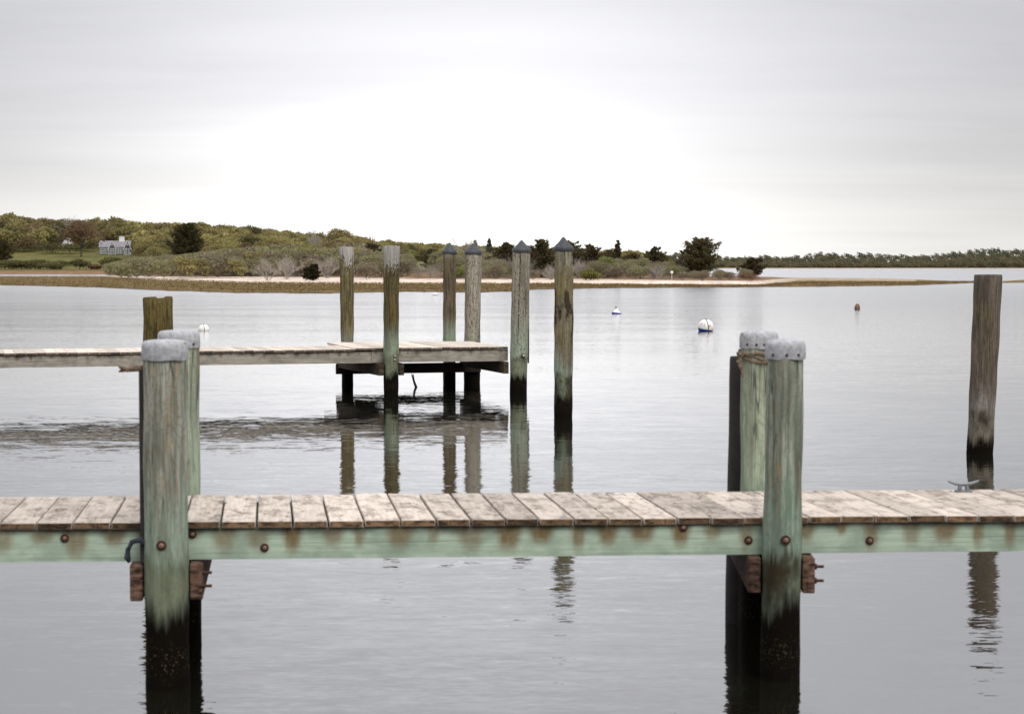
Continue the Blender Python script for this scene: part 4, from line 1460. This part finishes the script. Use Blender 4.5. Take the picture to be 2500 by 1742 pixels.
fl_at = plan_hit(404, 1100, Vector((SX(0).x, SX(0).y, 0)) - wd * .105, Vector((nu_.x, nu_.y, 0)))
pf1, q1 = pile('pile', M['pile_a'], 404, 1100, at=fl_at, ztop=2.052, dia_top=.252, dia_bot=.268, parent=near, seed=1)
tag(pf1, 'front pile at the left, grey-green and streaked, under a pale grey cap')
sheet_cap(pf1, q1, .126, 2.052, seed=1, nails=())
bolt(pf1, Vector((q1.x - .006, q1.y - .129, P(402, 1331, d=q1.y - .13).z)), fn, .03, .017)
fr_at = plan_hit(1909, 1100, Vector((SX(0).x, SX(0).y, 0)) - wd * .100, Vector((nu_.x, nu_.y, 0)))
pf2, q2 = pile('pile', M['pile_b'], 1909, 1100, at=fr_at, ztop=2.046, dia_top=.222, dia_bot=.240, lean=(.008, 0), parent=near, seed=2)
tag(pf2, 'front pile at the right, knotty green wood with a rusty crack')
sheet_cap(pf2, q2, .112, 2.046, lean=(.008, 0), seed=2.6, nails=(-.75, -.05, .55))
bolt(pf2, Vector((q2.x + .01, q2.y - .116, P(1911, 1318, d=q2.y - .12).z)), fn, .03, .016)
bA = Vector((A2.x, A2.y, 0)) + wd * .16
pb1, q3 = pile('pile', M['pile_c'], 438, 1000, at=plan_hit(438, 1000, bA, b2n), ztop=2.057, dia_top=.262, dia_bot=.28, parent=near, seed=3)
tag(pb1, 'rear pile at the left, mostly hidden behind the front pile')
sheet_cap(pb1, q3, .131, 2.057, seed=4, nails=(.5, .9))
pb2, q4 = pile('pile', M['pile_c'], 1852, 1000, at=plan_hit(1852, 1000, bA, b2n), ztop=2.044, dia_top=.245, dia_bot=.27, parent=near, seed=4)
tag(pb2, 'rear pile at the right with rope knotted round its top')
sheet_cap(pb2, q4, .1225, 2.044, seed=5, nails=(-.75, -.25, .15))

# clamp timbers below the stringers, one each side of a pile pair
def clamps(p_front, p_back, r, zt, hgt, w, over, parent, mats, bolts_right=False, bolts_z=(), sides=(-1, 1)):
    d_ = (p_back - p_front); d_.z = 0
    L = d_.length
    d_ = d_.normalized()
    sx = Vector((d_.y, -d_.x, 0))
    out = []
    for s_ in sides:
        c = (p_front + p_back) / 2 + sx * s_ * (r + w / 2 + .004)
        c.z = zt - hgt / 2
        b_ = MB(c)
        b_.box(c, (w, L + 2 * over, hgt), ax=(sx, d_, Vector((0, 0, 1))))
        o = b_.build('clamp_beam', mats[0], parent, bevel=.006)
        out.append(o)
        if s_ == 1 and bolts_right:
            for k in bolts_z:
                q = p_front + sx * (r + w + .004) - d_ * (over * .35)
                q.z = zt - hgt * k
                e = MB(q)
                e.tube([q - sx * .01, q + sx * .055], .009, 8)
                e.tube([q - sx * .002, q + sx * .012], .02, 6)
                e.build('bolt_end', M['washer'], o)
    return out


clamps(q1, q3 + Vector((0, 0, 0)), .134, DZ - .242, .215, .075, .03, near, [M['clamp']], True, (.25, .62))
clamps(q2, q4, .122, DZ - .236, .215, .075, .03, near, [M['clamp']], True, (.25, .65))

# dock cleat at the right
cp = P(2352, 1200, z=DZ)
cb = MB(cp)
cx = nu_
h_ = Vector((0, 0, 1))
for s_ in (-1, 1):
    cb.tube([cp + cx * s_ * .028, cp + cx * s_ * .022 + h_ * .05], [.016, .012], 8)
    cb.tube([cp + h_ * .052, cp + cx * s_ * .05 + h_ * .055, cp + cx * s_ * .105 + h_ * .074], [.014, .012, .008], 8)
cb.box(cp + h_ * .006, (.11, .05, .012), math.atan2(cx.y, cx.x))
cb.build('cleat', M['cleat'], near, smooth=True)

# dark strip on the left pile, with a hook of driftwood
st = MB((q1.x - .132, q1.y + .03, 0))
st.box((q1.x - .137, q1.y + .03, 1.32), (.03, .10, 1.16))
o = st.build('rubbing_strip', M['fender'], pf1, bevel=.004)
tag(o, 'dark brown strip fixed to the left side of the pile')
hk = MB((q1.x - .14, q1.y - .02, 1.83))
hb = P(330, 899, d=q1.y - .02)
hk.tube([hb + Vector((.06, .02, .0)), hb, hb + Vector((-.05, 0, -.005)), hb + Vector((-.095, -.01, .012))], [.017, .019, .017, .008], 8)
hk.tube([hb + Vector((-.03, 0, -.0)), hb + Vector((-.08, .01, -.012)), hb + Vector((-.10, .01, -.02))], [.016, .012, .004], 8)
tag(hk.build('rope_end', M['rope'], None, smooth=True), 'frayed rope end sticking out left from the front left pile', 'rope')
lp = P(336, 1320, d=q1.y - .03)
lk = MB(lp)
lk.tube([lp + Vector((.05, .0, -.02)), lp + Vector((.02, -.02, .012)), lp + Vector((-.03, -.02, -.002)), lp + Vector((-.055, -.015, -.05)), lp + Vector((-.06, -.01, -.10)), lp + Vector((-.05, 0, -.125))],
        [.018, .018, .016, .015, .020, .010], 8)
tag(lk.build('rope_loop', M['rope_blue'], None, smooth=True), 'blue-grey rope loop hanging over the stringer beside the left pile', 'rope')
# knotted rope round the right rear pile
rp = MB((q4.x, q4.y, 1.9))
for k in range(3):
    zc = 1.895 - .02 * k
    rp.tube([Vector((q4.x + (.132 + .004 * math.sin(5 * t + k)) * math.cos(t), q4.y + (.132 + .004 * math.sin(5 * t + k)) * math.sin(t), zc + .012 * math.sin(3 * t + k * 2) - .02 * math.cos(t))) for t in np.linspace(0, 6.2832, 40)], .010, 6, False)
kp = Vector((q4.x - .12, q4.y - .07, 1.89))
rp.tube([kp, kp + Vector((-.03, -.01, .012)), kp + Vector((-.035, -.02, -.03)), kp + Vector((-.01, -.03, -.09)), kp + Vector((.0, -.03, -.15))], [.016, .02, .016, .011, .006], 8)
rp.tube([kp + Vector((0, 0, .01)), kp + Vector((-.02, -.02, -.02)), kp + Vector((-.012, -.02, -.06))], [.014, .016, .008], 8)
tag(rp.build('mooring_rope', M['rope'], None, smooth=True), 'brown rope knotted round the top of the right rear pile', 'rope')
# scrap of line below the right clamp
wp = P(1962, 1436, d=q2.y + .03)
w_ = MB(wp)
w_.tube([wp, wp + Vector((-.02, 0, -.02)), wp + Vector((-.03, 0, -.05)), wp + Vector((-.04, .0, -.065)), wp + Vector((-.045, .0, -.08))], [.002, .003, .006, .008, .003], 6)
tag(w_.build('loose_line', M['rope'], None), 'scrap of dark line dangling under the right clamp timber', 'rope')

# black fender post behind the right pair
fp, fq = pile('fender_post', M['fender'], 1812, 1100, d=13.95, ztop=1.87, dia_top=.208, dia_bot=.25, lean=(.008, 0), seed=9, rough=.002)
tag(fp, 'smooth black fender post behind the right rear pile', 'post')

# ------------------------------------------------------------------ pilings standing free in the water
o, _ = pile('mooring_pile', M['pile_r'], 2391, 1107, d=26.6, ztop=2.39, dia_top=.365, dia_bot=.335, lean=(.041, 0), seed=12, rough=.005)
tag(o, 'leaning brown pile with knotty bark standing alone at the right', 'pile')
o, _ = pile('mooring_pile', M['pile_l'], 386, 800, d=22.0, ztop=2.16, dia_top=.325, dia_bot=.24, seed=13, rough=.006, split=True)
tag(o, 'mossy split-topped pile rising behind the left grey-capped piles', 'pile')


def cone_cap(parent, p, r, ztop_, lean=(0, 0), rim=.065, cone=.18):
    c = Vector((p.x + lean[0] * ztop_, p.y + lean[1] * ztop_, ztop_))
    b_ = MB(c)
    b_.lathe(c, [(r + .012, -rim), (r + .016, -rim + .006), (r + .016, -.004), (r + .010, .004), (r * .5, cone * .52), (.02, cone - .006), (.006, cone)], 28)
    return b_.build('cap', M['cap_black'], parent, smooth=True)


o, p6 = pile('mooring_pile', M['pile_6'], 1375, 1005, d=33.0, ztop=2.815, dia_top=.307, dia_bot=.312, seed=14, rough=.006)
tag(o, 'free-standing pile with dark brown stains and a black cone cap right of the platform', 'pile')
cone_cap(o, p6, .153, 2.815, cone=.17)

# ------------------------------------------------------------------ platform dock in the middle distance
PZ = 0.88
plat = empty('platform_dock', (-3, 40, 0))
tag(plat, 'middle platform dock on tall piles with a walkway leading off to the left', 'dock')
MA, MB_ = P(0, 862, z=PZ), P(1240, 848, z=PZ)
mu = (MB_ - MA).normalized()
mw = Vector((-mu.y, mu.x, 0))
RZM = math.atan2(mu.y, mu.x)


def MP(s_, t_, z=PZ):
    q = MA + mu * s_ + mw * t_
    q.z = z
    return q


def msol(px, t_=0.0):
    """distance along the platform front at which a pixel column is met"""
    a = MA + mw * t_
    q = plan_hit(px, 850, Vector((a.x, a.y, 0)), Vector((mu.x, mu.y, 0)))
    return (q - Vector((a.x, a.y, 0))).dot(mu)


S_END = msol(1241)
WALK, DEEP = 1.85, 3.05
S_PLAT = msol(790, DEEP)
s_ = S_END
i = 0
while s_ > -4.5:
    rd = random.Random(900 + i)
    w_ = .195 + rd.uniform(-.006, .006)
    a0, a1 = s_ - w_, s_ - .005
    depth = DEEP if a0 > S_PLAT else WALK
    dz = rd.uniform(-.004, .004)
    j = rd.uniform(-.018, .012)
    jb = rd.uniform(-.03, .03)
    if depth == DEEP: dz += .02
    board('plank', MP(a0, j, PZ + dz), MP(a1, j, PZ + dz), MP(a1, depth + jb, PZ + dz), MP(a0, depth + jb, PZ + dz), .045, [M['deck2'], M['deck2_end']], plat, RZM, 500 + i)
    s_ -= w_
    i += 1

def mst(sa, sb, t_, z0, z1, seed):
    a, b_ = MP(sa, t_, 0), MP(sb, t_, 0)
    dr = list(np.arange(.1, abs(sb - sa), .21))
    return stringer('stringer', a, b_, z0, z1, .06, M['stringer2'], plat, dr, seed, top_shade=.05, wide=.05, maxlen=.12)


mst(-4.6, msol(908), .03, PZ - .275, PZ - .05, 31)
m2 = mst(msol(908) + .006, S_END, .026, PZ - .27, PZ - .032, 32)
mst(-4.6, S_PLAT - .02, WALK - .12, PZ - .27, PZ - .05, 33)
mst(S_PLAT, S_END - .02, DEEP - .10, PZ - .27, PZ - .05, 34)
mst(-4.6, S_END - .02, .95, PZ - .27, PZ - .05, 35)


def mpile(px, t_, mat, ztop_, dt, db, lean, seed, label, cone=True):
    at = MP(msol(px, t_), t_, 0)
    o, p = pile('pile', M[mat], px, 800, at=at, ztop=ztop_, dia_top=dt, dia_bot=db, lean=lean, parent=plat, seed=seed, rough=.005)
    tag(o, label)
    if cone: cone_cap(o, p, dt / 2, ztop_, lean)
    return o, p


k1, a1 = mpile(848, DEEP + .18, 'pile_1', 2.91, .305, .225, (-.004, 0), 21, 'rear left pile, olive with a pale bare top', False)
k2, a2 = mpile(954, -.17, 'pile_2', 2.90, .325, .255, (.006, 0), 22, 'front left pile, thick with olive moss, bare-topped', False)
k3, a3 = mpile(1097, DEEP + .18, 'pile_3', 2.83, .285, .25, (.002, 0), 23, 'thin rear pile, brown over green, black cone cap')
k4, a4 = mpile(1153, DEEP + .22, 'pile_4', 2.82, .355, .335, (.008, 0), 24, 'pale tan speckled rear pile with black cone cap')
k5, a5 = mpile(1265, -.20, 'pile_5', 2.84, .355, .335, (.024, 0), 25, 'front corner pile, tan with a long dark crack and black cone cap')
# bolts on the front piles
mf = -mw
for px, py in ((962, 868), (961, 877)):
    q = Vector((a2.x + .05, a2.y, P(px, py, d=a2.y).z)) + mf * .132
    bolt(k2, q, mf, .027, .019, ('washer', 'zinc'))
q = Vector((a5.x + .06, a5.y, P(1269, 867, d=a5.y).z)) + mf * .168
bolt(k5, q, mf, .034, .024, ('washer', 'zinc'))
# clamps along the two bents and the long low beam behind
clamps(a2, a1 + (a1 - a2).normalized() * -.1, .15, PZ - .277, .235, .10, .06, plat, [M['clamp2']])
clamps(a5, a4, .185, PZ - .277, .235, .10, -.02, plat, [M['clamp2']], sides=(-1,))
b0, b1 = MP(msol(820, DEEP + .02), DEEP + .02, .335), MP(msol(1173, DEEP + .02), DEEP + .02, .335)
bb = MB((b0 + b1) / 2)
bb.box((b0 + b1) / 2, ((b1 - b0).length, .10, .21), RZM)
bb.build('low_beam', M['dark_timber'], plat, bevel=.008)
b0, b1 = MP(msol(1178, 1.6), 1.6, .53), MP(msol(1196, 1.6), 1.6, .53)
bb = MB((b0 + b1) / 2)
bb.box((b0 + b1) / 2, ((b1 - b0).length, .5, .26), RZM)
bb.build('blocking', M['dark_timber'], plat, bevel=.008)
# thin batten up the right side of the corner pile
q = a5 + Vector((.195, .02, 0))
bt = MB((q.x, q.y, 0))
bt.box((q.x + .01, q.y, 1.25), (.03, .06, 1.35))
tag(bt.build('batten', M['fender'], k5, bevel=.003), 'thin dark batten on the right side of the pile')
# line hanging under the platform
hp_ = P(1005, 912, d=41.2)
hl = MB(hp_)
e1, e2 = P(1013, 937, d=41.2), P(1017, 947, d=41.2)
hl.tube([hp_, P(1009, 925, d=41.2), e1, e2, P(1014, 952, d=41.2)], [.009, .02, .026, .03, .014], 7)
hl.tube([P(1009, 912, d=41.2), P(1010, 924, d=41.2), e1], [.006, .014, .02], 7)
tag(hl.build('hanging_line', M['rope'], None), 'frayed dark line hanging below the middle of the platform', 'rope')


# ------------------------------------------------------------------ buoys
def ball_prof(R, z0, z1, n=12):
    return [(math.sqrt(max(1e-6, R * R - z * z)), z) for z in np.linspace(z0, z1, n)]


def ball_buoy(px, py, R, label, sink, tilt, blue=True, strap=True, text=False, rim=None):
    p = P(px, py, z=0)
    r = empty('mooring_buoy', p)
    tag(r, label, 'buoy')
    c = p + Vector((0, 0, R - sink))
    zb = -R * .24
    b_ = MB(c)
    b_.lathe(c, ball_prof(R, zb, R * .999, 16), 32)
    o = b_.build('float', M['white'], r, smooth=True)
    b_ = MB(c)
    b_.lathe(c, ball_prof(R * 1.004, -R * .995, zb, 10), 32)
    o2 = b_.build('bottom_paint', M['blue'] if blue else M['strap'], r, smooth=True)
    for q in (o, o2):
        q.rotation_euler = tilt
    if strap:
        b_ = MB(c)
        pts = []
        for t in np.linspace(0, 1, 14):
            el = math.radians(84 - 130 * t)
            az = math.radians(-95 + 24 * t ** .5)
            pts.append(c + Vector((math.cos(el) * math.cos(az), math.cos(el) * math.sin(az), math.sin(el))) * R * 1.015)
        b_.tube(pts, R * .055, 8)
        b_.build('strap', M['strap'], r, smooth=True)
        b_ = MB(pts[0])
        b_.lathe(pts[0], [(R * .09, -R * .02), (R * .10, R * .03), (R * .06, R * .09), (R * .01, R * .1)], 12)
        b_.build('shackle', M['washer'], r, smooth=True)
    if text:
        # faded hand lettering following the ball, and an orange patch
        def onball(u_, v_):
            az = math.radians(-90 + u_); el = math.radians(v_)
            return c + Vector((math.cos(el) * math.cos(az), math.cos(el) * math.sin(az), math.sin(el))) * R * 1.006
        glyphs = [[[(-46, 34), (-52, 30), (-52, 22), (-46, 18), (-41, 22), (-41, 30), (-46, 34)]],
                  [[(-35, 30), (-25, 29), (-33, 13), (-23, 12)]],
                  [[(-14, 26), (-14, 6)], [(-19, 25), (-8, 25)]]]
        b_ = MB(c)
        for gph in glyphs:
            for line in gph:
                b_.tube([onball(*q) for q in line], R * .028, 5)
        b_.build('lettering', M['ink'], r)
        b_ = MB(onball(26, 10))
        n_ = (onball(26, 10) - c).normalized()
        b_.tube([onball(26, 10) - n_ * .01, onball(26, 10) + n_ * .004], R * .12, 14)
        b_.build('orange_patch', M['orange'], r)
    return r


ball_buoy(1723, 808, .305, 'large white mooring buoy with blue bottom, strap and faded lettering', .15, (0.04, 0.16, 0), text=True)
# small buoy with a flag-like staff
p = P(1505, 766, z=0)
r = empty('mooring_buoy', p)
tag(r, 'small white buoy with blue rim and short dark staff', 'buoy')
b_ = MB(p)
b_.lathe(p, [(.20, -.1), (.245, .0), (.24, .05), (.17, .12), (.09, .22), (.06, .27)], 24)
b_.build('float', M['white'], r, smooth=True)
b_ = MB(p)
b_.lathe(p, [(.21, -.12), (.252, -.01), (.25, .075), (.24, .078)], 24)
o = b_.build('bottom_paint', M['blue'], r, smooth=True)
o.rotation_euler = (0, .10, 0)
b_ = MB(p)
b_.tube([p + Vector((.03, -.1, .02)), p + Vector((.0, 0, .28)), p + Vector((-.03, 0, .33))], [.012, .012, .012], 6)
b_.lathe(p + Vector((-.03, 0, .32)), [(.01, -.01), (.04, .0), (.03, .06), (.005, .1)], 10)
b_.build('staff', M['strap'], r)
ball_buoy(498, 807, .215, 'white ball buoy with rusty strap near the left walkway', .175, (0, 0, 0), blue=False, strap=True)
p = P(2093, 755, z=0)
r = empty('mooring_buoy', p)
tag(r, 'weedy brown buoy floating upright at the right of the bay', 'buoy')
b_ = MB(p)
b_.lathe(p, [(.10, -.1), (.15, 0), (.16, .1), (.14, .22), (.08, .31), (.02, .34)], 16)
b_.build('float', M['bolt'], r, smooth=True)
b_ = MB(p)
b_.tube([p + Vector((-.12, -.05, .0)), p + Vector((-.17, -.05, .06)), p + Vector((-.23, -.05, .1))], [.03, .02, .01], 6)
b_.tube([p + Vector((.10, -.12, .02)), p + Vector((.08, -.13, .2)), p + Vector((.03, -.08, .31))], [.02, .025, .015], 6)
b_.build('strap', M['strap'], r)
p = P(1063, 721, z=0)
r = empty('mooring_buoy', p)
tag(r, 'low white buoy close to the marsh edge behind the platform', 'buoy')
b_ = MB(p)
b_.tube([p + Vector((-.2, 0, .05)), p + Vector((-.16, 0, .08)), p + Vector((.16, 0, .08)), p + Vector((.2, 0, .05))], [.06, .12, .12, .06], 14)
b_.build('float', M['white'], r, smooth=True)
b_ = MB(p + Vector((.17, 0, .1)))
b_.tube([p + Vector((.17, 0, .08)), p + Vector((.26, 0, .12))], .025, 8)
b_.build('ring', M['strap'], r)
# round white marker in the shrubs
p = upos(1640, 268)
r = empty('round_marker', p)
tag(r, 'small round white marker on a thin post in the spit thicket', 'marker')
b_ = MB(p)
b_.tube([p + Vector((0, 0, -.3)), p + Vector((0, 0, 1.1))], .03, 8)
b_.build('post', M['trim'], r)
q = Vector((p.x, p.y, P(1640, 664, d=p.y).z))
b_ = MB(q)
b_.tube([q + Vector((0, -.04, 0)), q + Vector((0, .02, 0))], .2, 20)
b_.build('disc', M['trim'], r)
